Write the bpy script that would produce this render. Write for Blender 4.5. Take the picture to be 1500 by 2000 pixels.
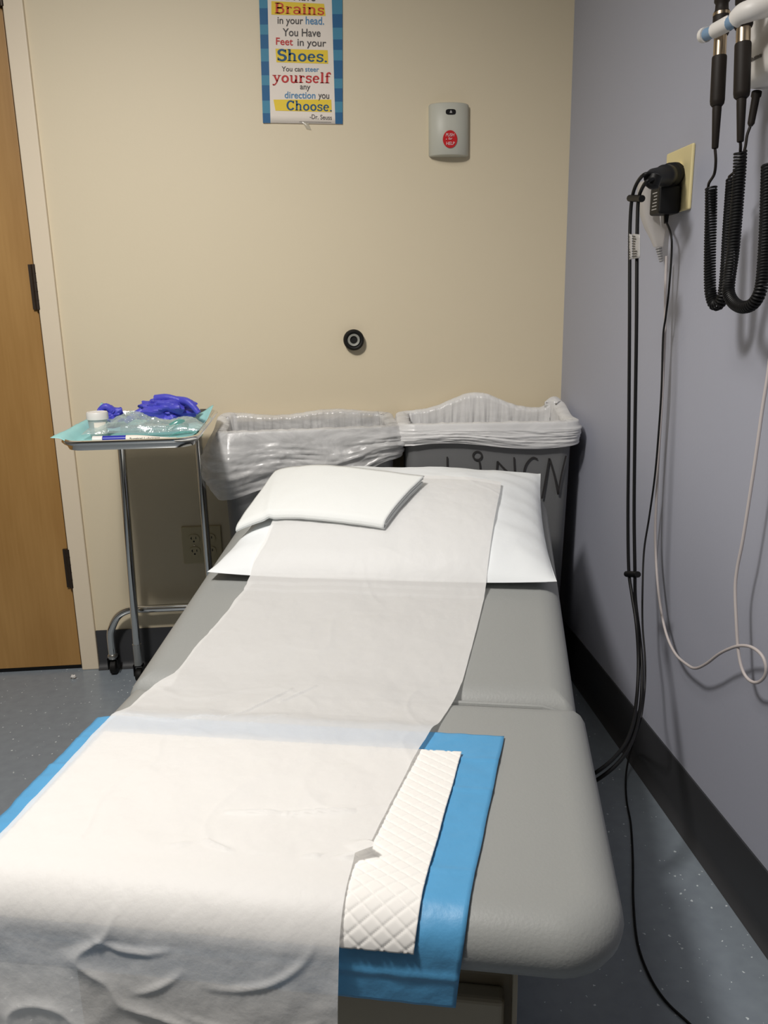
import bpy, bmesh, math, random
from mathutils import Vector, Matrix, noise
random.seed(4)
R = math.radians
scene = bpy.context.scene
col = scene.collection
for o in list(bpy.data.objects): bpy.data.objects.remove(o)

# ------------------------------------------------------------------ camera
EYE = Vector((0, 0, 1.05)); FPX = 1570.0
CX = Vector((0.99599707, -0.08739699, -0.0187508))
CYd = Vector((-0.03955605, -0.24283794, -0.96926006))
CZ = Vector((0.08015701, 0.96612189, -0.24532295))
CX.normalize(); CYd = (CYd - CX*CYd.dot(CX)).normalized(); CZ = CX.cross(CYd)
cam_d = bpy.data.cameras.new('camera'); cam = bpy.data.objects.new('camera', cam_d); col.objects.link(cam)
cam_d.sensor_fit = 'VERTICAL'; cam_d.sensor_height = 36; cam_d.lens = FPX/2000*36; cam_d.clip_start = .02
m3 = Matrix((CX, -CYd, -CZ)).transposed()
cam.matrix_world = Matrix.Translation(EYE) @ m3.to_4x4()
scene.camera = cam

# ------------------------------------------------------------------ light, exposure
scene.view_settings.view_transform = 'Standard'; scene.view_settings.look = 'None'
scene.view_settings.gamma = 1; scene.view_settings.use_curve_mapping = False
scene.view_settings.exposure = 0.0
w = bpy.data.worlds.new('world'); scene.world = w; w.use_nodes = True
w.node_tree.nodes['Background'].inputs[0].default_value = (.75, .8, .9, 1)
w.node_tree.nodes['Background'].inputs[1].default_value = .02
def area(name, loc, sx, sy, power, colr, target=None, spread=180):
    d = bpy.data.lights.new(name, 'AREA'); d.shape = 'RECTANGLE'; d.size = sx; d.size_y = sy; d.energy = power; d.color = colr
    d.spread = R(spread)
    o = bpy.data.objects.new(name, d); col.objects.link(o); o.location = loc
    if target: o.rotation_euler = (Vector(target)-Vector(loc)).to_track_quat('-Z', 'Y').to_euler()
    return o
LX, LY, LZ = -.55, .55, 2.50
area('ceiling_lamp', (LX, LY, LZ-.03), .5, .9, 15, (1, .96, .91))
# the exam lamp on its arm beside the photographer, aimed over the table
def spot(name, loc, target, power, colr, cone, blend, rad):
    d = bpy.data.lights.new(name, 'SPOT'); d.energy = power; d.color = colr; d.spot_size = R(cone); d.spot_blend = blend; d.shadow_soft_size = rad
    o = bpy.data.objects.new(name, d); col.objects.link(o); o.location = loc
    o.rotation_euler = (Vector(target)-Vector(loc)).to_track_quat('-Z', 'Y').to_euler(); return o
spot('exam_lamp', (-.60, .54, 2.17), (-.45, 1.40, .75), 118, (1, .955, .90), 125, 1, .11)

# ------------------------------------------------------------------ places
def ray(x, y): return (CX*((x-750)/FPX) + CYd*((y-1000)/FPX) + CZ).normalized()
def hit(x, y, p, n):
    r = ray(x, y); return EYE + r*((Vector(p)-EYE).dot(Vector(n))/r.dot(Vector(n)))
def atX(x, y, X): return hit(x, y, (X, 0, 0), (1, 0, 0))
def atY(x, y, Y): return hit(x, y, (0, Y, 0), (0, 1, 0))
def atZ(x, y, Z): return hit(x, y, (0, 0, Z), (0, 0, 1))
WX, WY = .727, 2.34           # right wall, back wall
TH = R(13); TU = Vector((math.cos(TH), -math.sin(TH), 0)); TV = Vector((math.sin(TH), math.cos(TH), 0))
def T(u, v, z): return TU*u + TV*v + Vector((0, 0, z))

# ------------------------------------------------------------------ materials
def srgb(r, g, b):
    f = lambda c: ((c/255+.055)/1.055)**2.4 if c > 10 else c/255/12.92
    return (f(r), f(g), f(b), 1)
def mat(name, c, rough=.6, metal=0, bump=0, bscale=60, spec=.5, var=0, vscale=8, coat=0):
    m = bpy.data.materials.new(name); m.use_nodes = True; nt = m.node_tree; b = nt.nodes['Principled BSDF']
    b.inputs['Base Color'].default_value = c; b.inputs['Roughness'].default_value = rough
    b.inputs['Metallic'].default_value = metal; b.inputs['Specular IOR Level'].default_value = spec
    b.inputs['Coat Weight'].default_value = coat
    tc = nt.nodes.new('ShaderNodeTexCoord')
    if bump:
        n = nt.nodes.new('ShaderNodeTexNoise'); n.inputs['Scale'].default_value = bscale; n.inputs['Detail'].default_value = 4
        nt.links.new(tc.outputs['Object'], n.inputs['Vector'])
        bp = nt.nodes.new('ShaderNodeBump'); bp.inputs['Strength'].default_value = bump; bp.inputs['Distance'].default_value = .003
        nt.links.new(n.outputs['Fac'], bp.inputs['Height']); nt.links.new(bp.outputs[0], b.inputs['Normal'])
    if var:
        n = nt.nodes.new('ShaderNodeTexNoise'); n.inputs['Scale'].default_value = vscale; n.inputs['Detail'].default_value = 5
        nt.links.new(tc.outputs['Object'], n.inputs['Vector'])
        mx = nt.nodes.new('ShaderNodeMix'); mx.data_type = 'RGBA'
        mx.inputs['A'].default_value = tuple(x*(1-var) for x in c[:3])+(1,); mx.inputs['B'].default_value = tuple(min(1, x*(1+var)) for x in c[:3])+(1,)
        nt.links.new(n.outputs['Fac'], mx.inputs['Factor']); nt.links.new(mx.outputs['Result'], b.inputs['Base Color'])
    return m
def sheer(name, c, transp, rough=.5, gloss=.1, transl=.4, bump=0, bscale=50, tcol=(1, 1, 1, 1), vary=None):
    """thin see-through sheet: diffuse + translucent + clear + a little gloss"""
    m = bpy.data.materials.new(name); m.use_nodes = True; nt = m.node_tree; nt.nodes.clear()
    N = nt.nodes.new; L = nt.links.new
    out = N('ShaderNodeOutputMaterial'); di = N('ShaderNodeBsdfDiffuse'); tl = N('ShaderNodeBsdfTranslucent'); tr = N('ShaderNodeBsdfTransparent'); gl = N('ShaderNodeBsdfGlossy')
    di.inputs[0].default_value = c; tl.inputs[0].default_value = c; tr.inputs[0].default_value = tcol; gl.inputs['Roughness'].default_value = rough
    a = N('ShaderNodeMixShader'); a.inputs[0].default_value = transl; L(di.outputs[0], a.inputs[1]); L(tl.outputs[0], a.inputs[2])
    b = N('ShaderNodeMixShader'); b.inputs[0].default_value = transp; L(a.outputs[0], b.inputs[1]); L(tr.outputs[0], b.inputs[2])
    g = N('ShaderNodeMixShader'); g.inputs[0].default_value = gloss; L(b.outputs[0], g.inputs[1]); L(gl.outputs[0], g.inputs[2]); L(g.outputs[0], out.inputs[0])
    if vary:      # stretched film: clear where taut, milky along the creases
        tv = N('ShaderNodeTexCoord'); mp = N('ShaderNodeMapping'); mp.inputs['Scale'].default_value = (1, 1, 2.6); mp.inputs['Rotation'].default_value = (0, R(24), 0)
        nv = N('ShaderNodeTexNoise'); nv.inputs['Scale'].default_value = 7; nv.inputs['Detail'].default_value = 6; nv.inputs['Roughness'].default_value = .6; nv.inputs['Distortion'].default_value = 1.2
        L(tv.outputs['Object'], mp.inputs[0]); L(mp.outputs[0], nv.inputs['Vector'])
        mr = N('ShaderNodeMapRange'); mr.inputs['From Min'].default_value = .36; mr.inputs['From Max'].default_value = .62; mr.inputs['To Min'].default_value = vary[0]; mr.inputs['To Max'].default_value = vary[1]
        L(nv.outputs['Fac'], mr.inputs['Value']); L(mr.outputs[0], b.inputs[0])
    if bump:
        tc = N('ShaderNodeTexCoord'); n = N('ShaderNodeTexNoise'); n.inputs['Scale'].default_value = bscale; n.inputs['Detail'].default_value = 4
        L(tc.outputs['Object'], n.inputs['Vector']); bp = N('ShaderNodeBump'); bp.inputs['Strength'].default_value = bump; bp.inputs['Distance'].default_value = .004
        L(n.outputs['Fac'], bp.inputs['Height'])
        for s in (di, tl, gl): L(bp.outputs[0], s.inputs['Normal'])
    return m
M = {}
M['cream'] = mat('cream_wall_paint', srgb(221, 208, 180), .55, bump=.06, bscale=120, var=.02, vscale=3)
M['blue'] = mat('blue_grey_wall_paint', srgb(171, 174, 188), .6, bump=.08, bscale=140)
M['frame'] = mat('door_frame_paint', srgb(228, 214, 190), .45)
M['hall'] = mat('grey_room_paint', srgb(150, 146, 138), .7)
M['ceil'] = mat('ceiling_tile', srgb(215, 212, 205), .9, bump=.3, bscale=90)
M['base'] = mat('dark_vinyl_baseboard', srgb(52, 53, 56), .5)
M['chrome'] = mat('chrome', (.78, .78, .76, 1), .09, 1)
M['dullchrome'] = mat('satin_steel', (.62, .61, .58, 1), .28, 1)
M['bronze'] = mat('dark_bronze_hinge', srgb(62, 52, 44), .45, .6)
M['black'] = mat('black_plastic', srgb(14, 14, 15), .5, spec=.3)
M['rubber'] = mat('black_rubber', srgb(20, 19, 18), .6, spec=.3)
M['greyhub'] = mat('grey_plastic_hub', srgb(150, 150, 142), .5)
M['devgrey'] = mat('grey_beige_housing', srgb(196, 196, 184), .45)
M['red'] = mat('red_button', srgb(200, 25, 30), .4)
M['white'] = mat('white_plastic', srgb(225, 222, 218), .45)
M['ink'] = mat('dark_ink', srgb(40, 38, 38), .7)
M['inkwhite'] = mat('white_ink', srgb(235, 200, 200), .6)
M['ivory'] = mat('ivory_outlet_plastic', srgb(226, 212, 160), .45)
M['ivory2'] = mat('grey_ivory_outlet_plastic', srgb(196, 184, 148), .45)
M['vinyl'] = mat('grey_vinyl_upholstery', srgb(152, 154, 152), .48, bump=.12, bscale=260, var=.02, vscale=5)
M['tablebase'] = mat('beige_table_base', srgb(170, 160, 138), .55)
M['shell'] = mat('dark_table_undershell', srgb(60, 60, 60), .6)
M['bin'] = mat('grey_bin_plastic', srgb(112, 113, 114), .55, bump=.05, bscale=200)
M['pillow'] = mat('white_pillow_cover', srgb(236, 240, 242), .75, bump=.25, bscale=45)
M['towel'] = mat('white_cotton_drape', srgb(238, 241, 240), .9, bump=.15, bscale=300)
M['paper'] = sheer('exam_table_paper', (.92, .915, .905, 1), .22, .5, .02, .22, bump=.22, bscale=70)
M['padblue'] = mat('blue_pad_backing', srgb(88, 160, 208), .45, bump=.35, bscale=55, var=.05, vscale=30)
M['padwhite'] = mat('white_quilted_core', srgb(240, 238, 234), .85)
M['linerA'] = sheer('clear_bin_liner', (.97, .97, .97, 1), .52, .3, .05, .18, bump=.35, bscale=24, vary=(.24, .56))
M['linerB'] = sheer('white_bin_liner', (.97, .97, .97, 1), .16, .3, .04, .18, bump=.35, bscale=24, vary=(.08, .2))
M['drape'] = mat('pale_aqua_drape', srgb(160, 214, 214), .8, bump=.1, bscale=200)
M['glove'] = mat('violet_blue_nitrile', srgb(78, 78, 196), .45, bump=.3, bscale=120)
M['clear'] = sheer('clear_crinkled_plastic', (.85, .9, .9, 1), .68, .12, .22, .3, bump=1.0, bscale=60, tcol=(.93, .97, .97, 1))
M['teal'] = sheer('teal_tinted_plastic', (.25, .62, .58, 1), .6, .15, .15, .3, tcol=(.6, .9, .86, 1))
M['cup'] = sheer('frosted_cup_plastic', (.8, .84, .83, 1), .45, .3, .12, .4)
M['cordwhite'] = mat('white_cord', srgb(200, 192, 190), .5)
M['clearplug'] = sheer('clear_grey_plug', (.72, .69, .66, 1), .45, .2, .10, .3)
M['brass'] = mat('warm_satin_metal', (.55, .45, .33, 1), .3, 1)
M['sensor'] = mat('blue_grey_sensor', srgb(120, 150, 180), .5)
M['brownblack'] = mat('brown_black_grip', srgb(32, 26, 22), .6, spec=.3)
M['tubeblue'] = mat('deep_blue_print', srgb(30, 40, 160), .35)
M['foil'] = mat('silver_label', srgb(170, 168, 166), .45)
M['tape'] = sheer('clear_tape', (.75, .72, .62, 1), .45, .3, .08, .3)
M['pwhite'] = mat('poster_paper', srgb(236, 226, 214), .6)
M['pyellow'] = mat('poster_yellow', srgb(236, 204, 50), .6)
M['pred'] = mat('poster_red', srgb(196, 44, 44), .6)
M['porange'] = mat('poster_orange_red', srgb(206, 72, 34), .6)
M['pnavy'] = mat('poster_navy', srgb(16, 82, 124), .6)
M['pteal'] = mat('poster_teal', srgb(62, 134, 164), .6)
M['psky'] = mat('poster_sky_blue', srgb(78, 134, 178), .6)
M['pdeep'] = mat('poster_deep_blue', srgb(16, 92, 140), .6)
M['pgrey'] = mat('poster_grey_ink', srgb(78, 74, 72), .6)
def wood():
    m = mat('maple_door_veneer', srgb(176, 130, 70), .42); nt = m.node_tree; N = nt.nodes.new; L = nt.links.new
    tc = N('ShaderNodeTexCoord'); mp = N('ShaderNodeMapping'); mp.inputs['Scale'].default_value = (9, 9, 1.6)
    n1 = N('ShaderNodeTexNoise'); n1.inputs['Scale'].default_value = 1.2; n1.inputs['Detail'].default_value = 5
    mp2 = N('ShaderNodeMapping'); mp2.inputs['Scale'].default_value = (120, 120, 5)
    n2 = N('ShaderNodeTexNoise'); n2.inputs['Scale'].default_value = 1; n2.inputs['Detail'].default_value = 3
    L(tc.outputs['Object'], mp.inputs[0]); L(mp.outputs[0], n1.inputs['Vector']); L(tc.outputs['Object'], mp2.inputs[0]); L(mp2.outputs[0], n2.inputs['Vector'])
    ad = N('ShaderNodeMix'); ad.data_type = 'FLOAT'; ad.inputs[0].default_value = .3; L(n1.outputs['Fac'], ad.inputs[2]); L(n2.outputs['Fac'], ad.inputs[3])
    cr = N('ShaderNodeValToRGB'); cr.color_ramp.elements[0].position = .3; cr.color_ramp.elements[1].position = .7
    cr.color_ramp.elements[0].color = srgb(156, 116, 62); cr.color_ramp.elements[1].color = srgb(178, 138, 82)
    L(ad.outputs[0], cr.inputs[0]); L(cr.outputs[0], nt.nodes['Principled BSDF'].inputs['Base Color']); return m
M['wood'] = wood()
def floor_mat():
    m = mat('speckled_blue_grey_vinyl_floor', srgb(132, 142, 152), .28); nt = m.node_tree; N = nt.nodes.new; L = nt.links.new
    tc = N('ShaderNodeTexCoord'); v = N('ShaderNodeTexVoronoi'); v.inputs['Scale'].default_value = 105
    nz = N('ShaderNodeTexNoise'); nz.inputs['Scale'].default_value = 300
    vm = N('ShaderNodeVectorMath'); vm.operation = 'SCALE'; vm.inputs['Scale'].default_value = .006
    va = N('ShaderNodeVectorMath'); L(nz.outputs['Color'], vm.inputs[0]); L(tc.outputs['Object'], va.inputs[0]); L(vm.outputs[0], va.inputs[1])
    L(tc.outputs['Object'], nz.inputs['Vector']); L(va.outputs[0], v.inputs['Vector'])
    # only some cells hold a chip, and the chips differ in size
    sep = N('ShaderNodeSeparateColor'); L(v.outputs['Color'], sep.inputs[0])
    g = N('ShaderNodeMath'); g.operation = 'GREATER_THAN'; g.inputs[1].default_value = .70; L(sep.outputs[0], g.inputs[0])
    sz = N('ShaderNodeMath'); sz.operation = 'MULTIPLY'; sz.inputs[1].default_value = .24; L(sep.outputs[1], sz.inputs[0])
    l = N('ShaderNodeMath'); l.operation = 'LESS_THAN'; L(v.outputs['Distance'], l.inputs[0]); L(sz.outputs[0], l.inputs[1])
    mu = N('ShaderNodeMath'); mu.operation = 'MULTIPLY'; L(g.outputs[0], mu.inputs[0]); L(l.outputs[0], mu.inputs[1])
    mo = N('ShaderNodeTexNoise'); mo.inputs['Scale'].default_value = 40; mo.inputs['Detail'].default_value = 6; L(tc.outputs['Object'], mo.inputs['Vector'])
    mx0 = N('ShaderNodeMix'); mx0.data_type = 'RGBA'; mx0.inputs['A'].default_value = srgb(122, 131, 141); mx0.inputs['B'].default_value = srgb(142, 152, 161); L(mo.outputs['Fac'], mx0.inputs['Factor'])
    mx = N('ShaderNodeMix'); mx.data_type = 'RGBA'; L(mu.outputs[0], mx.inputs['Factor']); L(mx0.outputs['Result'], mx.inputs['A']); mx.inputs['B'].default_value = srgb(214, 222, 226)
    L(mx.outputs['Result'], nt.nodes['Principled BSDF'].inputs['Base Color']); return m
M['floor'] = floor_mat()

# ------------------------------------------------------------------ mesh helpers
class MB:
    def __init__(s): s.v = []; s.f = []
    def add(s, vs, fs):
        n = len(s.v); s.v += [Vector(a) for a in vs]; s.f += [tuple(i+n for i in q) for q in fs]; return s
    def box(s, a, b, mtx=None):
        (x0, y0, z0), (x1, y1, z1) = a, b
        vs = [Vector(p) for p in ((x0,y0,z0),(x1,y0,z0),(x1,y1,z0),(x0,y1,z0),(x0,y0,z1),(x1,y0,z1),(x1,y1,z1),(x0,y1,z1))]
        if mtx: vs = [mtx @ p for p in vs]
        return s.add(vs, [(0,3,2,1),(4,5,6,7),(0,1,5,4),(1,2,6,5),(2,3,7,6),(3,0,4,7)])
    def grid(s, nu, nv, fn, close_u=False):
        vs = [fn(i/(nu if close_u else nu-1), j/(nv-1)) for j in range(nv) for i in range(nu)]
        fs = []
        for j in range(nv-1):
            for i in range(nu if close_u else nu-1):
                i2 = (i+1) % nu; fs.append((j*nu+i, j*nu+i2, (j+1)*nu+i2, (j+1)*nu+i))
        return s.add(vs, fs)
    def rings(s, rs, cap0=True, cap1=True):
        n = len(rs[0]); vs = [p for r in rs for p in r]; fs = []
        for j in range(len(rs)-1):
            for i in range(n): fs.append((j*n+i, j*n+(i+1) % n, (j+1)*n+(i+1) % n, (j+1)*n+i))
        if cap0: fs.append(tuple(reversed(range(n))))
        if cap1: fs.append(tuple((len(rs)-1)*n+i for i in range(n)))
        return s.add(vs, fs)
    def tube(s, pts, r, sides=10, smooth=0, caps=True):
        pts = [Vector(p) for p in pts]
        if smooth: pts = spline(pts, smooth)
        rr = r if callable(r) else (lambda t: r)
        t0 = (pts[1]-pts[0]).normalized(); nrm = t0.orthogonal().normalized(); rs = []
        for i, p in enumerate(pts):
            t = (pts[min(i+1, len(pts)-1)]-pts[max(i-1, 0)])
            t = t.normalized() if t.length > 1e-9 else t0
            nrm = (nrm - t*nrm.dot(t)); nrm = nrm.normalized() if nrm.length > 1e-6 else t.orthogonal().normalized()
            bi = t.cross(nrm); q = rr(i/(len(pts)-1))
            rs.append([p + (nrm*math.cos(a) + bi*math.sin(a))*q for a in [2*math.pi*k/sides for k in range(sides)]])
        return s.rings(rs, caps, caps)
    def lathe(s, prof, base, axis, sides=28, caps=True):
        """prof: (radius, distance along axis)"""
        base = Vector(base); axis = Vector(axis).normalized(); n = axis.orthogonal().normalized(); b = axis.cross(n)
        rs = [[base+axis*h+(n*math.cos(a)+b*math.sin(a))*max(r, 1e-5) for a in [2*math.pi*k/sides for k in range(sides)]] for r, h in prof]
        return s.rings(rs, caps, caps)
    def build(s, name, m, parent=None, smooth=True, bevel=0, solid=0, angle=40):
        me = bpy.data.meshes.new(name); me.from_pydata([tuple(v) for v in s.v], [], s.f); me.update()
        bm = bmesh.new(); bm.from_mesh(me); bmesh.ops.recalc_face_normals(bm, faces=bm.faces); bm.to_mesh(me); bm.free()
        o = bpy.data.objects.new(name, me); col.objects.link(o); me.materials.append(m)
        if parent:
            o.parent = parent; o.matrix_parent_inverse = Matrix.Translation(parent.location).inverted() if parent.type == 'EMPTY' else Matrix()
        if solid:
            md = o.modifiers.new('thickness', 'SOLIDIFY'); md.thickness = solid; md.offset = 0
        if bevel:
            md = o.modifiers.new('bevel', 'BEVEL'); md.width = bevel; md.segments = 3; md.limit_method = 'ANGLE'; md.angle_limit = R(35)
        if smooth:
            for p in me.polygons: p.use_smooth = True
            if angle < 180:
                try: me.set_sharp_from_angle(angle=R(angle))
                except Exception: pass
        return o
def spline(pts, k):
    out = []; n = len(pts)
    for i in range(n-1):
        p0, p1, p2, p3 = pts[max(i-1, 0)], pts[i], pts[i+1], pts[min(i+2, n-1)]
        for j in range(k):
            t = j/k; out.append(.5*((2*p1)+(p2-p0)*t+(2*p0-5*p1+4*p2-p3)*t*t+(3*p1-p0-3*p2+p3)*t**3))
    out.append(pts[-1]); return out
def thing(name, loc, label, cat, group=None):
    o = bpy.data.objects.new(name, None); col.objects.link(o); o.location = loc; o.empty_display_size = .05
    return tag(o, label, cat, group)
def tag(o, label, cat, group=None, kind=None):
    if label: o['label'] = label
    if cat: o['category'] = cat
    if group: o['group'] = group
    if kind: o['kind'] = kind
    return o
def struct(o): o['kind'] = 'structure'; return o
def rrect(hx, hy, r, n=8):
    """rounded rectangle outline, centred, ccw"""
    r = min(r, hx*.999, hy*.999); out = []
    for cx, cy, a0 in ((hx-r, hy-r, 0), (-hx+r, hy-r, 90), (-hx+r, -hy+r, 180), (hx-r, -hy+r, 270)):
        for k in range(n+1): a = R(a0+90*k/n); out.append((cx+r*math.cos(a), cy+r*math.sin(a)))
    return out
def fbm(x, y, z=0, o=3): return noise.fractal(Vector((x, y, z)), 1.0, 2.0, o)
def sstep(a, b, x):
    t = max(0, min(1, (x-a)/(b-a))); return t*t*(3-2*t)

# ------------------------------------------------------------------ the room
XL, YF, ZC = -2.1, -1.7, 2.52
DX0, DX1, DZ = -1.58, -.738, 2.06      # door leaf edges
def slab(name, a, b, m): return struct(MB().box(a, b).build(name, m, smooth=False))
slab('floor', (XL-.1, YF-.1, -.1), (WX+.1, WY+.1, 0), M['floor'])
slab('ceiling', (XL-.1, YF-.1, ZC), (WX+.1, WY+.1, ZC+.1), M['ceil'])
slab('wall_right', (WX, YF-.1, 0), (WX+.1, WY+.1, ZC), M['blue'])
slab('wall_left', (XL-.1, YF-.1, 0), (XL, WY+.1, ZC), M['hall'])
slab('wall_front', (XL, YF-.1, 0), (WX, YF, ZC), M['hall'])
FX0, FX1 = DX0-.05, DX1+.05            # outer edges of the frame
wb = MB().box((XL, WY, 0), (DX0-.03, WY+.1, ZC)).box((DX1+.03, WY, 0), (WX, WY+.1, ZC)).box((DX0-.03, WY, DZ+.03), (DX1+.03, WY+.1, ZC))
struct(wb.build('wall_back', M['cream'], smooth=False))
# door leaf, flush hinge side on the right
do = struct(MB().box((DX0+.004, WY+.002, .012), (DX1-.0055, WY+.044, DZ-.004)).build('door_1', M['wood'], smooth=False, bevel=.0015))
for zz in (.265, 1.065, 1.80):
    h = MB().box((DX1-.017, WY-.006, zz), (DX1+.004, WY+.001, zz+.118)).lathe([(.0065, 0), (.0065, .118)], (DX1-.002, WY-.009, zz), (0, 0, 1), 12)
    for k in range(1, 5): h.lathe([(.0072, 0), (.0072, .0012)], (DX1-.002, WY-.009, zz+.118*k/5), (0, 0, 1), 12)
    h.build('hinge', M['bronze'], do)
MB().box((DX1-.0053, WY+.006, .013), (DX1-.0003, WY+.040, DZ-.006)).build('gap_shade_strip', M['black'], do, smooth=False)  # black strip filling the hinge-side gap, standing in for its shadow line
MB().box((DX0+.004, WY+.004, .0005), (DX1-.004, WY+.04, .0115)).build('door_sweep', M['black'], do, smooth=False)
fr = MB().box((DX1, WY-.012, 0), (FX1, WY+.05, DZ+.05)).box((FX0, WY-.012, 0), (DX0, WY+.05, DZ+.05)).box((DX0, WY-.012, DZ), (DX1, WY+.05, DZ+.05))
fr.box((DX0, WY+.0445, 0), (DX1, WY+.07, DZ))
struct(fr.build('trim_1', M['frame'], smooth=False, bevel=.003))
# cove baseboards
def cove(name, p0, p1, nrm):
    p0, p1, nrm = Vector(p0), Vector(p1), Vector(nrm)
    prof = [(0, .122), (.0035, .122), (.0045, .118), (.0045, .022), (.008, .010), (.016, .003), (.022, .0006), (0, .0006)]
    return struct(MB().rings([[p+nrm*d+Vector((0, 0, z)) for d, z in prof] for p in (p0, p1)]).build(name, M['base']))
cove('baseboard_back', (FX1+.001, WY-.0002, 0), (WX-.001, WY-.0002, 0), (0, -1, 0))
cove('baseboard_right', (WX-.0002, YF, 0), (WX-.0002, WY-.001, 0), (-1, 0, 0))
cove('baseboard_left', (XL+.0002, YF, 0), (XL+.0002, WY, 0), (1, 0, 0))

# ceiling fixture that lights the room
cl = thing('ceiling_light', (LX, LY, ZC), 'recessed rectangular ceiling light above the photographer', 'ceiling light')
MB().box((LX-.3, LY-.5, ZC-.012), (LX+.3, LY-.46, ZC-.0005)).box((LX-.3, LY+.46, ZC-.012), (LX+.3, LY+.5, ZC-.0005)).box((LX-.3, LY-.46, ZC-.012), (LX-.26, LY+.46, ZC-.0005)).box((LX+.26, LY-.46, ZC-.012), (LX+.3, LY+.46, ZC-.0005)).build('fixture_frame', M['white'], cl, smooth=False)
MB().box((LX-.26, LY-.46, ZC-.006), (LX+.26, LY+.46, ZC-.001)).build('diffuser', M['white'], cl, smooth=False)

# ------------------------------------------------------------------ poster
PC = atY(590, 110, WY)
po = thing('poster', (PC.x, WY-.001, atY(590, 242, WY).z), 'tall blue-striped poster with bright motivational sayings, taped to the cream wall', 'poster')
y_p = WY-.003
def PW(x, y, d=0): p = atY(x, y, y_p-d); return p
MBp = MB()
pl0, pr0 = PW(509, 0), PW(668, 0); pl1, pr1 = PW(514.5, 240), PW(669, 242.5)
up = .13
pl0 = pl0+(pl0-pl1)*(up/.28); pr0 = pr0+(pr0-pr1)*(up/.28)
def poster_pt(a, b):      # a across 0..1, b 0 bottom .. 1 top
    p = (pl1.lerp(pr1, a)).lerp(pl0.lerp(pr0, a), b); curl = 0
    return Vector((p.x, p.y-curl, p.z))
MBp.grid(12, 24, lambda a, b: poster_pt(a, b)).build('paper_sheet', M['pwhite'], po, solid=.0006)
def quadpx(mb, pts, d):
    n = len(mb.v); mb.add([PW(x, y, d) for x, y in pts], [tuple(range(len(pts)))])
# striped borders (left and right)
def stripes(xt0, xb0, xt1, xb1, ys, name, curl):
    for k in range(len(ys)-1):
        q = []
        for y in (ys[k], ys[k+1]):
            f = y/241; q.append((xt0+(xb0-xt0)*f, y)); q.append((xt1+(xb1-xt1)*f, y))
        MB().add([PW(*q[0], .0008), PW(*q[1], .0008), PW(*q[3], .0008), PW(*q[2], .0008)], [(0, 1, 2, 3)]).build('dark_stripe' if k % 2 else 'light_stripe', M['pdeep' if k % 2 else 'pteal'], po, smooth=False)
stripes(506, 513.5, 522.5, 528.2, [-116, -84, -64, -32, -12, 16, 48, 67.5, 95, 120, 147, 166.5, 196.5, 221, 240.3], 'left', True)
stripes(648, 655, 668.8, 669.3, [-104, -76, -56, -26, -4, 27.5, 54, 77, 97.5, 118, 153.5, 172.5, 198.5, 219.5, 242], 'right', False)
for q in ([(530, 2), (633, 7.5), (636, 31), (530, 28.5)], [(538, 95), (640, 98), (641, 124.5), (540, 121.5)], [(534, 194.5), (647, 194.5), (648, 219), (538, 216)]):
    yb = MB(); quadpx(yb, q, .0009); yb.build('yellow_highlight', M['pyellow'], po, smooth=False)
def text_mesh(s, offset=0.0):
    c = bpy.data.curves.new('t', 'FONT'); c.body = s; c.size = 1; c.offset = offset; c.fill_mode = 'FRONT' if hasattr(c, 'fill_mode') else c.fill_mode
    o = bpy.data.objects.new('t', c); col.objects.link(o); bpy.context.view_layer.update()
    me = bpy.data.meshes.new_from_object(o.evaluated_get(bpy.context.evaluated_depsgraph_get()))
    vs = [v.co.copy() for v in me.vertices]; fs = [tuple(p.vertices) for p in me.polygons]
    bpy.data.objects.remove(o); bpy.data.curves.remove(c); bpy.data.meshes.remove(me); return vs, fs
def place_text(mb, s, o, ex, ey, offset=0, xh=None):
    """fit the lettering into the parallelogram o, o+ex, with cap height ey"""
    vs, fs = text_mesh(s, offset); x0 = min(v.x for v in vs); x1 = max(v.x for v in vs)
    mb.add([o+ex*((v.x-x0)/(x1-x0))+ey*(v.y/.7) for v in vs], fs)
def ptext(s, x0, x1, y0, y1, cap, key, offset=.012, d=.0012, name='lettering'):
    """baseline from (x0,y0) to (x1,y1), capital height cap (pixels of the photograph)"""
    a = PW(x0, y0, d); b = PW(x1, y1, d); c = PW(x0, y0-cap, d)
    mb = MB(); place_text(mb, s, a, b-a, c-a, offset); return mb.build(name, M[key], po, smooth=False)
ptext('You Have', 530, 616, -2.0, 2, 18, 'pgrey')
ptext('in your', 542, 592, 46, 47, 14, 'pgrey'); ptext('head.', 597, 633, 47, 48, 15, 'psky')
ptext('You Have', 552, 626, 70, 71.5, 15, 'pgrey')
ptext('Feet', 539, 572, 87, 88.5, 14, 'pred'); ptext('in your', 581, 637, 89, 91, 14, 'pgrey')
ptext('You can', 550, 592, 139, 139.5, 9.5, 'pgrey'); ptext('steer', 596, 623, 139.5, 140, 9.5, 'psky')
ptext('any', 586, 606, 174, 175, 11, 'pgrey')
ptext('direction', 556, 616, 191.5, 192.5, 13, 'psky'); ptext('you', 621.5, 643, 192, 193, 13, 'pgrey')
ptext('-Dr. Seuss', 605, 648, 232, 234, 9, 'pgrey', .006)
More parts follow.
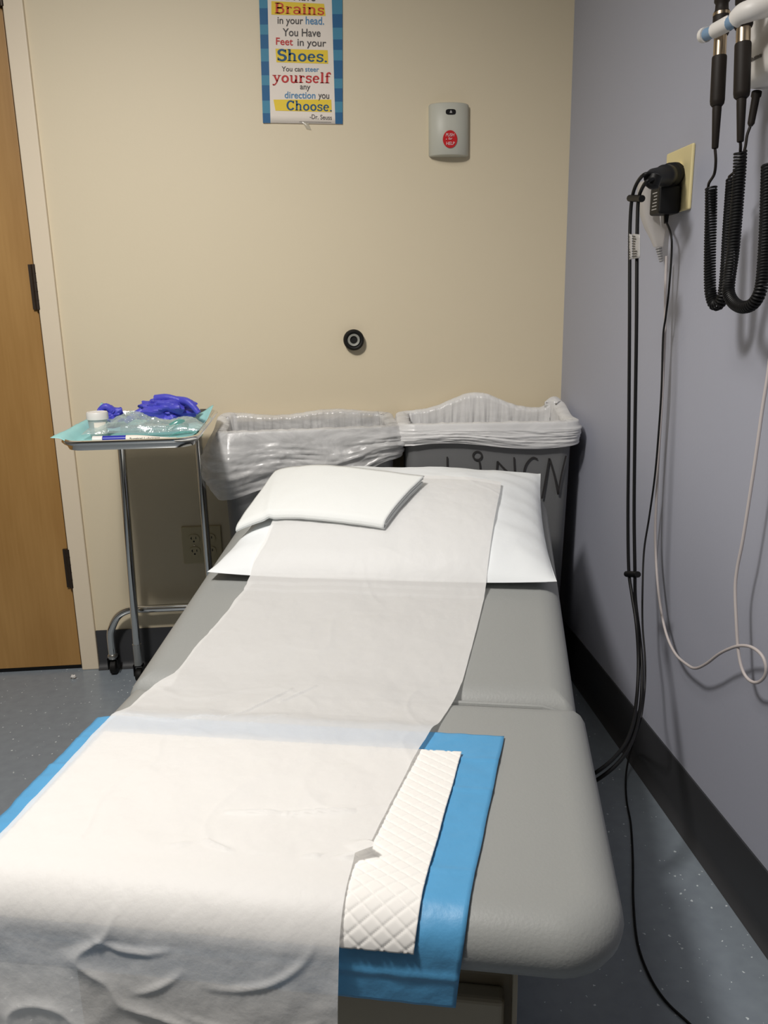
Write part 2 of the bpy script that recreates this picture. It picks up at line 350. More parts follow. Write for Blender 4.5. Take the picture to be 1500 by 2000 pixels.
# slab-serif display words, drawn as broad strokes
def arc(cx, cy, rx, ry, a0, a1, n=12): return [(cx+rx*math.cos(R(a0+(a1-a0)*k/n)), cy+ry*math.sin(R(a0+(a1-a0)*k/n))) for k in range(n+1)]
W1 = .17; S1 = .07
def ser(x, y, w=.30): return ([(x-w/2, y), (x+w/2, y)], S1)
GL = {
 'B': (.72, [([(.2, 0), (.2, 1)], W1), ([(.05, .035), (.40, .035)], S1), ([(.05, .965), (.38, .965)], S1), ([(.2, .95)]+arc(.38, .745, .19, .205, 90, -90)+[(.2, .54)], .12), ([(.2, .53)]+arc(.40, .29, .22, .245, 90, -90)+[(.2, .045)], .13)]),
 'r': (.50, [([(.17, 0), (.17, .68)], .15), ser(.18, .035, .32), ([(.04, .665), (.2, .665)], S1), ([(.17, .45), (.25, .6), (.38, .66)], .09), (arc(.40, .58, .035, .035, 0, 360), .07)]),
 'a': (.60, [(arc(.28, .46, .19, .19, 160, 0)+[(.47, .1)], .13), ([(.43, .08), (.5, .03), (.58, .05)], .08), (arc(.26, .2, .17, .165, 0, 360, 18), .11)]),
 'i': (.34, [([(.17, 0), (.17, .68)], .15), ser(.17, .035, .32), ([(.04, .665), (.2, .665)], S1), (arc(.16, .87, .045, .045, 0, 360), .09)]),
 'n': (.66, [([(.16, 0), (.16, .68)], .14), ser(.16, .035, .28), ([(.03, .665), (.2, .665)], S1), ([(.16, .5)]+arc(.32, .48, .16, .17, 140, 0)+[(.48, 0)], .13), ser(.49, .035, .28)]),
 's': (.50, [(arc(.25, .50, .155, .14, 20, 270, 12)+arc(.25, .20, .165, .155, 90, -160, 12), .12), ([(.42, .47), (.42, .66)], .06), ([(.07, .03), (.07, .22)], .06)]),
 'S': (.62, [(arc(.31, .72, .20, .215, 20, 270, 14)+arc(.31, .27, .22, .235, 90, -160, 14), .17), ([(.53, .68), (.53, .97)], .07), ([(.07, .03), (.07, .30)], .07)]),
 'h': (.66, [([(.16, 0), (.16, 1)], .14), ser(.16, .035, .28), ([(.03, .975), (.2, .975)], S1), ([(.16, .5)]+arc(.32, .48, .16, .17, 140, 0)+[(.48, 0)], .13), ser(.49, .035, .28)]),
 'o': (.60, [(arc(.30, .34, .20, .285, 0, 360, 22), .14)]),
 'e': (.56, [([(.1, .36), (.46, .36)], .08), (arc(.28, .34, .185, .285, 5, 320, 20), .13)]),
 'y': (.62, [([(.14, .66), (.34, .1)], .14), ([(.5, .66), (.30, 0), (.16, -.22), (.06, -.24)], .09), ser(.14, .665, .28), ser(.5, .665, .24), (arc(.07, -.2, .035, .035, 0, 360), .07)]),
 'u': (.66, [([(.16, .68)]+arc(.31, .2, .15, .17, 180, 330)+[(.48, .3)], .13), ([(.5, .68), (.5, 0)], .14), ([(.03, .665), (.2, .665)], S1), ([(.38, .665), (.5, .665)], S1), ([(.5, .035), (.64, .035)], S1)]),
 'l': (.34, [([(.17, 0), (.17, 1)], .15), ser(.17, .035, .32), ([(.04, .975), (.2, .975)], S1)]),
 'f': (.46, [([(.19, 0), (.19, .8)]+arc(.33, .82, .14, .14, 180, 60, 8), .14), ser(.19, .035, .32), ([(.04, .63), (.40, .63)], S1), (arc(.41, .88, .03, .03, 0, 360), .07)]),
 'C': (.72, [(arc(.38, .5, .28, .44, 40, 325, 20), .16), ([(.62, .7), (.62, .98)], .07)]),
 '.': (.24, [(arc(.12, .06, .04, .04, 0, 360), .08)]),
}
def ribbon(mb, pts, wd, fn):
    n = len(pts); vs = []
    for i in range(n):
        a = pts[max(i-1, 0)]; b = pts[min(i+1, n-1)]; dx, dy = b[0]-a[0], b[1]-a[1]; l = math.hypot(dx, dy) or 1
        if i in (0, n-1) and n > 6 and math.hypot(pts[0][0]-pts[-1][0], pts[0][1]-pts[-1][1]) < 1e-4:
            a, b = pts[-2], pts[1]; dx, dy = b[0]-a[0], b[1]-a[1]; l = math.hypot(dx, dy) or 1
        px, py = -dy/l*wd/2, dx/l*wd/2
        vs += [fn(pts[i][0]+px, pts[i][1]+py), fn(pts[i][0]-px, pts[i][1]-py)]
    mb.add(vs, [(2*i, 2*i+1, 2*i+3, 2*i+2) for i in range(n-1)])
def word(s, x0, x1, y0, y1, cap, key):
    tot = sum(GL[c][0] for c in s); a = PW(x0, y0, .0014); ex = PW(x1, y1, .0014)-a; ey = PW(x0, y0-cap, .0014)-a
    mb = MB(); x = 0
    for c in s:
        for pts, wd in GL[c][1]:
            sc = wd
            ribbon(mb, pts, sc, lambda px, py: a+ex*((x+px)/tot)+ey*py)
        x += GL[c][0]
    mb.build('display_lettering', M[key], po, smooth=False)
word('Brains', 535, 634, 26, 29.5, 21, 'porange'); word('Shoes.', 541, 640, 118.5, 121.5, 23, 'pnavy')
word('yourself', 532, 646, 161, 162.5, 21, 'pred'); word('Choose.', 559, 649, 215, 217.5, 19, 'pnavy')
fp = MB()
for k in range(26): quadpx(fp, [(585+2.4*k, 237.4+.05*k), (586.7+2.4*k, 237.4+.05*k), (586.7+2.4*k, 238.4+.05*k), (585+2.4*k, 238.4+.05*k)], .0012)
fp.build('fine_print', M['pgrey'], po, smooth=False)
MB().grid(6, 8, lambda a, b: atY(*( (590+12*a*(1-.2*b)+8*b, 238+13*b+2*a) ), WY-.004-.003*math.sin(b*3)*math.sin(a*3.1)-(.0005 if b < .3 else 0))).build('tape', M['tape'], po)

# ------------------------------------------------------------------ help call station
def onwall(x, y, d): return atY(x, y, WY-d)
c0 = onwall(838, 312, 0); c1 = onwall(916, 204, 0)
hs = thing('call_station', ((c0.x+c1.x)/2, WY, c0.z), 'grey wall call station with round red PUSH for HELP button', 'call button')
cx, hw = (c0.x+c1.x)/2-.002, (c1.x-c0.x)/2-.001; z0, z1 = c0.z+.006, c1.z-.002
def hs_ring(z, ins, dd):
    out = [Vector((cx+hw-ins, WY, z)), Vector((cx-hw+ins, WY, z))]
    for k in range(17):
        t = -1+2*k/16; out.append(Vector((cx+(hw-ins)*t, WY-.012-(.024-dd)*(1-abs(t)**2.4)**.8, z)))
    return out
MB().rings([hs_ring(z0, .003, .003), hs_ring(z0+.003, 0, 0), hs_ring(z1-.003, 0, 0), hs_ring(z1, .003, .003)]).build('housing', M['devgrey'], hs, angle=50)
def hsY(x): t = min(1, abs((x-cx)/hw)); return WY-.012-.024*(1-t**2.4)**.8
bc = atY(879, 272, WY-.036); br = .0215
def disc(name, cxx, cz, rx, rz, m, par, lift, n=32, sup=1):
    mb = MB(); ring = []
    for k in range(n):
        a = 2*math.pi*k/n; ca, sa = math.cos(a), math.sin(a)
        x = cxx+rx*math.copysign(abs(ca)**sup, ca); z = cz+rz*math.copysign(abs(sa)**sup, sa); ring.append(Vector((x, hsY(x)-lift, z)))
    back = [Vector((p.x, p.y+lift*.9, p.z)) for p in ring]
    return mb.rings([back, ring], False, True).build(name, m, par, angle=30)
disc('help_button', bc.x, bc.z, br*.9, br*1.02, M['red'], hs, .0025)
ic = atY(880.5, 218.5, WY-.036)
disc('indicator_window', ic.x, ic.z, .0135, .0068, M['black'], hs, .001, sup=.6)
bell = MB(); yq = hsY(ic.x)-.002
bell.add([(ic.x-.0035, yq, ic.z-.003), (ic.x+.0035, yq, ic.z-.003), (ic.x+.002, yq, ic.z+.0012), (ic.x, yq, ic.z+.0042), (ic.x-.002, yq, ic.z+.0012)], [(0, 1, 2, 3, 4)])
bell.build('bell_icon', M['foil'], hs, smooth=False)
tm = MB()
for s, dx, dz, wd, hh in (('PUSH', 0, .0065, .0225, .0078), ('for', 0, -.0015, .0105, .0060), ('HELP', 0, -.0145, .0225, .0078)):
    o = Vector((bc.x+dx-wd/2-.001+(.001 if s != 'PUSH' else 0), hsY(bc.x)-.0035, bc.z+dz)); place_text(tm, s, o, Vector((wd, 0, 0)), Vector((hh*.15, 0, hh)), .012)
tm.build('button_lettering', M['inkwhite'], hs, smooth=False)
MB().lathe([(.0013, 0), (.0013, .001)], (bc.x-.0105, hsY(bc.x)-.0026, bc.z-.0005), (0, -1, 0), 10).build('status_dot', M['inkwhite'], hs)

# ------------------------------------------------------------------ wall bumper
bp = atY(691, 664, WY-.02)
bu = thing('wall_bumper', (bp.x, WY, bp.z), 'small round door stop on the cream wall, black rubber ring with grey centre', 'door stop')
MB().lathe([(.027, 0), (.029, .004), (.0295, .018), (.027, .025), (.0235, .0275), (.0195, .026), (.0185, .018)], (bp.x, WY-.0002, bp.z), (0, -1, 0), 40).build('rubber_ring', M['rubber'], bu)
MB().lathe([(.0183, 0), (.0183, .020), (.0165, .023), (.011, .0215), (.0095, .012), (.0005, .011)], (bp.x, WY-.001, bp.z), (0, -1, 0), 40).build('hub', M['greyhub'], bu)
MB().lathe([(.0085, .010), (.0085, .0125), (.007, .0145), (.0025, .015), (.001, .0135)], (bp.x, WY-.001, bp.z), (0, -1, 0), 24).build('screw', M['bronze'], bu)

# ------------------------------------------------------------------ outlet on the back wall (behind the stand)
oc = atY(395, 1064, WY-.004)
ou = thing('wall_outlet', (oc.x, WY, oc.z-.058), 'beige double-gang wall outlet low on the cream wall behind the chrome stand', 'outlet')
MB().box((oc.x-.058, WY-.006, oc.z-.057), (oc.x+.058, WY, oc.z+.057)).build('cover_plate', M['ivory2'], ou, smooth=False, bevel=.0025)
for gx in (-.023, .023):
    for gz in (.0195, -.0195):
        r_ = MB().rings([[Vector((oc.x+gx+x, WY-d, oc.z+gz+z)) for x, z in rrect(.017, .0145, .0135)] for d in (.0055, .0085)], False, True).build('receptacle', M['ivory2'], ou)
        s_ = MB().box((oc.x+gx-.0075, WY-.0092, oc.z+gz-.001), (oc.x+gx-.0055, WY-.0083, oc.z+gz+.007)).box((oc.x+gx+.0055, WY-.0092, oc.z+gz), (oc.x+gx+.0075, WY-.0083, oc.z+gz+.007)).box((oc.x+gx-.0095, WY-.0092, oc.z+gz+.002), (oc.x+gx-.0075, WY-.0083, oc.z+gz+.004))
        s_.lathe([(.0026, 0), (.0026, .0008)], (oc.x+gx, WY-.0084, oc.z+gz-.007), (0, -1, 0), 12).build('socket_slots', M['black'], r_, smooth=False)
    MB().lathe([(.0028, 0), (.0024, .0012)], (oc.x+gx, WY-.006, oc.z), (0, -1, 0), 12).build('plate_screw', M['brass'], ou)

# ------------------------------------------------------------------ exam table
SZ = .465; VJ = 1.14; A12 = math.tan(R(12)); UL, UR, VF = -.592, .138, .664
def base_h(u, v):
    h = SZ + max(0, v-VJ)*A12
    e = 0
    d = v-VF                                   # front roll-off
    if d < .045: e += .04*(1-math.sqrt(max(0, 1-min(1, (1-d/.045))**2)))
    for dd in (u-UL, UR-u):
        if dd < .04: e += .036*(1-math.sqrt(max(0, 1-min(1, 1-dd/.04)**2)))
    return h-e
PU, PV, PHU, PHV, PT_ = -.226, 1.688, .338, .245, .074
def pillow_t(a, b):
    a, b = abs(a), abs(b)
    if a >= 1 or b >= 1: return 0
    return PT_*((1-a**3.2)*(1-b**2.6))**.62
def pil_ab(u, v): return (u-PU)/PHU, (v-PV)/PHV
def top_h(u, v):
    h = base_h(u, v); a, b = pil_ab(u, v)
    if abs(a) < 1 and abs(b) < 1: h = max(h, base_h(u, v)+.012+pillow_t(a, b))
    return h
tb = thing('exam_table', T(-.231, 1.1, 0), 'grey vinyl padded exam table with raised backrest in the middle of the room', 'exam table')
def cushion(name, u0, u1, v0, v1, ztop, th, rc_front, rc_back, slope=0, taper=0):
    n = 10; ring = []
    def outline(ins):
        out = []
        hx = (u1-u0)/2-ins
        for cxs, cys, a0, rc in ((1, 1, 0, rc_back), (-1, 1, 90, rc_back), (-1, -1, 180, rc_front), (1, -1, 270, rc_front)):
            r = max(rc-ins, .004); ccx = cxs*(hx-r); ccy = (v1-ins-r) if cys > 0 else (v0+ins+r)
            for k in range(n+1):
                a = R(a0+90*k/n); out.append((ccx+r*math.cos(a), ccy+r*math.sin(a)))
        return out
    rs = []; ra = th/2
    prof = [(.07+.05, 0), (.07, 0), (.045, 0), (.03, -.0012)]
    prof = [(.13, .000), (.10, 0), (.07, 0), (.05, -.0005)]
    for k in range(0, 11):
        a = R(90-18*k); prof.append((.042*(1-math.cos(a)), -ra+ra*math.sin(a)))
    prof.append((.09, -th))
    for ins, dz in prof:
        q = []
        for x, v in outline(ins):
            tp = 1-taper*(v-v0)/(v1-v0); u = (u0+u1)/2+x*tp
            vs = v; zz = ztop+dz+max(0, (v-VJ))*A12*slope
            q.append(T(u, vs, zz))
        rs.append(q)
    return MB().rings(rs).build(name, M['vinyl'], tb, angle=180)
cushion('seat_cushion', UL, UR, VF, VJ+.004, SZ, .075, .075, .02)
cushion('backrest_cushion', UL-.010, UR-.010, VJ-.004, 1.945, SZ-.0005, .085, .02, .10, 1, .035)
MB().tube([T(u, VJ-.002, SZ-.010-.028*max(0, (abs(u+.231)-.30)/.056)**2) for u in [UL+.02+(UR-UL-.04)*k/30 for k in range(31)]], .0045, 8).build('seam_piping', M['vinyl'], tb)
# backrest shell and lift strut
MB().add([T(u, v, SZ-.085+max(0, v-VJ)*A12-dz) for u, v, dz in [(-.54, 1.20, 0), (.08, 1.20, 0), (.07, 1.90, 0), (-.53, 1.90, 0), (-.54, 1.20, .02), (.08, 1.20, .02), (.07, 1.90, .02), (-.53, 1.90, .02)]], [(0,1,2,3),(4,5,6,7),(0,1,5,4),(1,2,6,5),(2,3,7,6),(3,0,4,7)]).build('backrest_shell', M['shell'], tb, smooth=False)
MT = Matrix.Rotation(-TH, 4, 'Z')
MB().box((-.495, .745, .10), (.030, 1.50, .340), MT).build('base_cabinet', M['tablebase'], tb, smooth=False, bevel=.008)
MB().box((-.47, .78, .0005), (.005, 1.46, .0995), MT).build('plinth', M['black'], tb, smooth=False)
MB().box((-.49, .80, .3405), (.020, 1.46, .386), MT).build('seat_frame', M['shell'], tb, smooth=False)
dw = MB().box((-.480, .720, .13), (.0165, .7445, .322), MT).build('step_drawer', M['tablebase'], tb, smooth=False, bevel=.006)
MB().box((.0245, .716, .10), (.0300, .7445, .372), MT).build('corner_post', M['tablebase'], tb, smooth=False, bevel=.002)
MB().tube([T(-.32, .720, .33), T(-.32, .706, .33), T(-.14, .706, .33), T(-.14, .720, .33)], .005, 8).build('drawer_handle', M['shell'], dw)
hk = MB().lathe([(.004, 0), (.018, .004), (.024, .012), (.024, .022), (.018, .030), (.004, .034)], (0, 0, 0), (1, 0, 0), 28)
kp = atY(1090, 1170, 1.42); hk.v = [Vector((v.x*.8, v.y*1.1, v.z*1.5))+Vector((.437, 1.50, kp.z-.012)) for v in hk.v]
tag(hk.build('side_knob', M['ivory'], tb), 'cream oval knob on the side of the backrest', None)
MB().tube([Vector((.455, 1.46, kp.z-.01)), T(.06, 1.44, SZ-.03+.3*A12-.06)], .006, 8).build('knob_arm', M['shell'], tb)

# ------------------------------------------------------------------ blue underpad
pdv = thing('underpad', T(-.3, .8, SZ), 'blue disposable underpad with white quilted core, spread under the table paper', 'pad')
VEND, UPR = 1.022, .012
path = []   # (v, z) centre profile from head end, over the front edge and down
VS = .73
def front_profile(s, gap):
    """s = distance from v=VS towards the foot; returns v, z for something lying gap above the cushion"""
    r = .040; arc_l = r*math.pi/2*1.0
    v0 = VF+r
    if s < VS-v0: return VS-s, SZ+gap
    s2 = s-(VS-v0)
    if s2 < arc_l:
        a = s2/r; return v0-(r+gap)*math.sin(a), SZ-r+(r+gap)*math.cos(a)
    return VF-gap-.03*(s2-arc_l), SZ-r-(s2-arc_l)
def left_roll(u, z, gap):
    """lets a sheet fold over the left side of the cushion"""
    r = .050; u0 = UL+r+.004
    if u >= u0: return u, z
    s = u0-u; L = r*math.pi/2
    if s < L: a = s/r; return u0-(r+gap)*math.sin(a), z-(r+gap)+(r+gap)*math.cos(a)
    return UL-gap-.35*(s-L), z-r-.9*(s-L)
PADL, PADH = .60, .0035
def pad_pt(u, s, gap):
    """s measured from the head end of the pad"""
    sv = s-(VEND-VS)
    if sv < 0: v, z = VEND-s, SZ+gap
    else: v, z = front_profile(sv, gap)
    return v, z
LEN_PAD = (VEND-VS)+.142
def pad_fn(gap, u0, u1, s0, s1, quilt=0):
    def f(a, b):
        s = s0+(s1-s0)*b; u = u0+(u1-u0)*a
        drift = -.047*(s/LEN_PAD)*(1 if True else 0)
        if a > .9 or True: uu = u+drift*max(0, (u+.6)/.6)
        g = gap
        fold = 0
        for sf in (.065, .135, .285, .40): fold += .0022*math.exp(-((s-sf)/.0045)**2)
        wr = .0022*fbm(uu*9, s*9, 3)+.0010*fbm(uu*30, s*30, 5)
        edge = .0003*math.sin(s*60)*sstep(.93, 1, a)
        v, z = pad_pt(uu, s, g+abs(wr)*.9+fold*.7)
        if quilt:
            q = min(abs(((uu*1.0+s*.62)/.015) % 1-.5), abs(((uu*1.0-s*.62)/.015) % 1-.5))
            q2 = max(abs(((uu*.7+s)/.0165) % 1-.5), abs(((uu*.7-s)/.0165) % 1-.5))
            dz = quilt*(1-sstep(.38, .5, q2))
            v, z = pad_pt(uu, s, g+.0012+dz)
        ov = max(0, -.545-uu); uu2, z2 = uu, z-2.0*ov*ov-.004*abs(fbm(s*14, 3.3))*sstep(0, .04, ov)
        return T(uu2+edge, v, z2)
    return f
MB().grid(110, 150, pad_fn(PADH, -.588, UPR+.003, 0, LEN_PAD)).build('blue_backing', M['padblue'], pdv, solid=.0006, angle=180)
qc = MB().grid(300, 240, pad_fn(.0062, -.549, -.036, .055, .374, .0013)).build('quilted_core', M['padwhite'], pdv, solid=.0008, angle=180)

# ------------------------------------------------------------------ pillow
pl = MB(); NP = 90
def pil_fn(sign):
    def f(a, b):
        a = a*2-1; b = b*2-1
        pin = .035; uu = PU+PHU*a*(1-(.075 if a < 0 else .03)*(1-b*b)-.028*(b+1)/2); vv = PV+PHV*b*(1-pin*.5*(1-a*a))
        wr = .0035*fbm(uu*10, vv*14, 1)*(1-abs(a)**8)*(1-abs(b)**8)+.003*math.sin(a*26+b*3)*abs(b)**4*(1-abs(b)**10)*.6+.003*math.sin(b*22)*abs(a)**4*(1-abs(a)**10)
        h0 = SZ+(vv-VJ)*A12
        lift = .014+.010*(abs(a)**3)*(abs(b)**3)
        if sign > 0: return T(uu, vv, h0+lift+pillow_t(a, b)+wr)
        return T(uu, vv, h0+.004+(lift-.004)*max(abs(a)**10, abs(b)**10))
    return f
pl.grid(NP, NP, pil_fn(1)); pl.grid(40, 40, pil_fn(-1))
tag(pl.build('pillow', M['pillow'], None, angle=180), 'flat white pillow at the head of the exam table', 'pillow')

# ------------------------------------------------------------------ table paper
PAPG = .0105
def lerp_tab(tb_, x):
    if x <= tb_[0][0]: return tb_[0][1]
    for (a, b), (c, d) in zip(tb_, tb_[1:]):
        if x <= c: t = (x-a)/(c-a); return b+(d-b)*t
    return tb_[-1][1]
UL_T = [(.0, -.554), (.62, -.554), (.88, -.556), (1.0, -.557), (1.094, -.545), (1.125, -.535), (1.155, -.521), (1.23, -.514), (1.33, -.493), (1.46, -.474), (1.50, -.462), (1.75, -.455)]
UR_T = [(.0, -.150), (.62, -.146), (.70, -.147), (.733, -.145), (.742, -.122), (.753, -.134), (.85, -.118), (.962, -.098), (1.119, -.061), (1.171, -.050), (1.314, -.032), (1.485, -.013), (1.70, .006), (1.75, .008)]
creases = [  # (px0, px1, height, width) on the seat plane, from the photograph's folds
 ((440, 1594), (560, 1596), .004, .0016), ((560, 1596), (690, 1592), .004, .0016), ((345, 1413), (440, 1405), .003, .0014), ((440, 1405), (570, 1345), .003, .0014),
 ((545, 1368), (617, 1343), .003, .0013), ((490, 1420), (560, 1400), .002, .0014), ((225, 1400), (345, 1415), .003, .0014), ((290, 1670), (370, 1655), .002, .002), ((400, 1650), (460, 1675), .003, .002),
 ((610, 1695), (640, 1725), .004, .0018), ((590, 1680), (625, 1680), .003, .0018), ((380, 1700), (370, 1760), .003, .002), ((560, 1750), (555, 1790), .003, .0018)]
CR = []
def to_uv(x, y): p = atZ(x, y, SZ+.008); return p.dot(TU), p.dot(TV)
for a, b, h, wd in creases: CR.append((to_uv(*a), to_uv(*b), h*1.5, wd*1.5))
def crease_h(u, v):
    r = 0
    for (a, b, h, wd) in CR:
        dx, dy = b[0]-a[0], b[1]-a[1]; L2 = dx*dx+dy*dy; t = ((u-a[0])*dx+(v-a[1])*dy)/L2
        if -.05 < t < 1.05:
            t = max(0, min(1, t)); d = math.hypot(u-a[0]-dx*t, v-a[1]-dy*t)
            if d < wd*6: r += h*math.exp(-(d/wd)**2)*math.sin(math.pi*min(1, max(0, t*.9+.05)))**.5
    return r
STOP = 1.75; S_FLAT = STOP-VS; HANG = .30; S_ALL = S_FLAT+HANG
def smooth_top(u, v):   # paper spans small steps instead of hugging them
    acc = 0; n = 0
    for dv in (-.03, -.015, 0, .015, .03):
        acc += max(top_h(u, v+dv), 0); n += 1
    a = acc/n
    return max(a, top_h(u, v))
def paper_fn(a, b):
    s = S_ALL*b
    if s < S_FLAT:
        v = STOP-s; ul, ur = lerp_tab(UL_T, v), lerp_tab(UR_T, v); u = ul+(ur-ul)*a
        onpad = sstep(1.06, 1.01, v)
        g = .003+(PAPG-.003+.002)*onpad+.006*sstep(1.44, 1.48, v)
        h0 = smooth_top(max(u, UL+.05), v)
        rg_ = max(0, 1-abs(fbm(u*4+v*3, v*3.3-u*2, 14, 2))*9)
        z = h0+g+.0011*rg_*rg_+abs(fbm(u*5, v*5, 9))*.004+.0015*fbm(u*22, v*22, 2)+crease_h(u, v)
        z += .006*sstep(.06, 0, abs(v-1.13))*(.5+.5*math.sin(u*20))
        if v > 1.2 and v < 1.45: z += .004*max(0, fbm(u*6, v*9, 4))
        gg = g
        # small turned-up flap where the torn edge catches
        if .725 < v < .765 and a > .93: z += .012*sstep(.93, 1, a)*math.sin(math.pi*(v-.725)/.04)
    else:
        sv = s-S_FLAT; ul, ur = -.554-.03*sv, -.146-.02*sv; u = ul+(ur-ul)*a
        puff = .004+.012*sstep(.05, .2, sv)
        wr = .003*fbm(u*6, sv*4, 7)+.0012*fbm(u*22, sv*16, 8)
        # long sagging swags
        for uc, dc, rad, a0, a1 in ((-.275, .035, .115, 20, 100), (-.36, .03, .085, 60, 130), (-.25, .05, .15, 50, 120), (-.40, .05, .12, 40, 75)):
            dx_, dy_ = u-uc, (sv-dc)*1.2; an = math.degrees(math.atan2(dy_, dx_)); d = math.hypot(dx_, dy_)-rad
            if a0 < an < a1: wr += .0024*math.exp(-(d/.0045)**2)*math.sin(math.pi*(an-a0)/(a1-a0))
        rg_ = max(0, 1-abs(fbm(u*5+sv*6, sv*8-u*2, 4, 2))*5); wr += .0035*rg_*rg_*sstep(.04, .10, sv)
        k = sstep(.03, .09, sv)
        g = PAPG+.002*(1-k)+puff*k+wr*k
        v, z = front_profile(sv, g)
        gg = PAPG
        if k == 0: z += abs(fbm(u*5, v*5, 9))*.004*sstep(.02, 0, sv)
    uu, zz = left_roll(u, z, gg)
    return T(uu, v, zz)
pp = MB().grid(230, 520, paper_fn).build('paper_roll_sheet', M['paper'], None, angle=180)
tag(pp, 'long translucent white paper strip running from the pillow over the foot of the table', 'table paper')

# ------------------------------------------------------------------ folded white cloth on the pillow
tw = MB()
def on_top(x, y, up):
    r = ray(x, y); t = 1.0
    for _ in range(1500):
        p = EYE+r*t
        if p.z < top_h(p.dot(TU), p.dot(TV))+up: break
        t += .0012
    return Vector((p.dot(TU), p.dot(TV)))
A_, B_, C_, D_ = on_top(530, 1008, .02), on_top(752, 1026, .02), on_top(826, 941, .02), on_top(545, 928, .02)

def tow_uv(p, q):       # p 0..1 left-right (negative runs off to the left), q 0..1 near-far
    n = A_.lerp(B_, p); f = D_.lerp(C_, p); r = n.lerp(f, q)
    if p < 0:
        r = A_+(B_-A_)*p*(1-.25*q) + (D_-A_)*q; r.y += p*.06*(1-q)
    return r
def sup(u, v): return smooth_top(u, v)+.0125
def tow_layer(prof):
    """prof: list of (q, h) going round the fold"""
    npf = len(prof)
    def f(a, b):
        i = min(int(b*(npf-1)), npf-2); t = b*(npf-1)-i
        q = prof[i][0]*(1-t)+prof[i+1][0]*t; h = prof[i][1]*(1-t)+prof[i+1][1]*t
        p = -(.30-.24*q)+(1.30-.24*q)*a+.010*(h/.02)
        r = tow_uv(p, q); z = sup(r.x, r.y)+h*(1-.35*max(0, -p*2))+.0025*abs(fbm(r.x*9, r.y*9, 6))+.004*math.exp(-((p+.02)/.03)**2)*(1-q)
        return T(r.x, r.y, z)
    tw.grid(60, 70, f)
outer = [(1, .002), (.7, .002), (.4, .002), (.1, .002), (.0, .002), (-.028, .004), (-.042, .009), (-.040, .014), (-.02, .0185), (0, .020), (.1, .0205), (.4, .020), (.7, .020), (1, .019)]
inner = [(.99, .0065), (.5, .0065), (.04, .0065), (.01, .0085), (.0, .011), (.01, .0135), (.04, .0150), (.5, .0150), (.985, .0145)]
tow_layer(outer); tow_layer(inner)
tag(tw.build('folded_cloth', M['towel'], None, solid=.0022, angle=180), 'folded thick white cloth lying on the left half of the pillow', 'cloth')

# ------------------------------------------------------------------ bins and liners
def bin_frame(cx, cy, rot):
    return Matrix.Translation((cx, cy, 0)) @ Matrix.Rotation(rot, 4, 'Z')
def make_bin(mt, hx, hy, label, m_rim=None):
    b = thing('waste_bin', mt.translation, label, 'bin', None)
    H = .745; rs = []
    def R_(hx_, hy_, z, r=.035): return [mt @ Vector((x, y, z)) for x, y in rrect(hx_, hy_, r, 7)]
    tx = .030
    rs = [R_(hx-tx-.01, hy-tx-.01, .0005), R_(hx-tx, hy-tx, .012), R_(hx-.012, hy-.012, H-.03), R_(hx-.0125, hy-.0125, H-.012)]
    inn = [R_(hx-.016, hy-.016, H-.012), R_(hx-.016, hy-.016, H-.03), R_(hx-tx-.006, hy-tx-.006, .02)]
    MB().rings(rs+inn).build('bin_body', M['bin'], b, angle=50)
    MB().rings([R_(hx-.0115, hy-.0115, H-.024), R_(hx, hy, H-.022), R_(hx+.001, hy+.001, H-.004), R_(hx-.002, hy-.002, H), R_(hx-.013, hy-.013, H-.001), R_(hx-.0155, hy-.0155, H-.012), R_(hx-.0115, hy-.0115, H-.024)], False, False).build('bin_rim', M['bin'], b, angle=50)
    return b
mL = bin_frame(-.024, 2.205, R(2.2)); mR = bin_frame(.466, 2.192, R(-4))
binL = make_bin(mL, .240, .118, 'grey plastic waste bin between the chrome stand and the other bin')
binR = make_bin(mR, .236, .118, 'grey plastic bin in the corner, marked LINEN in black marker')
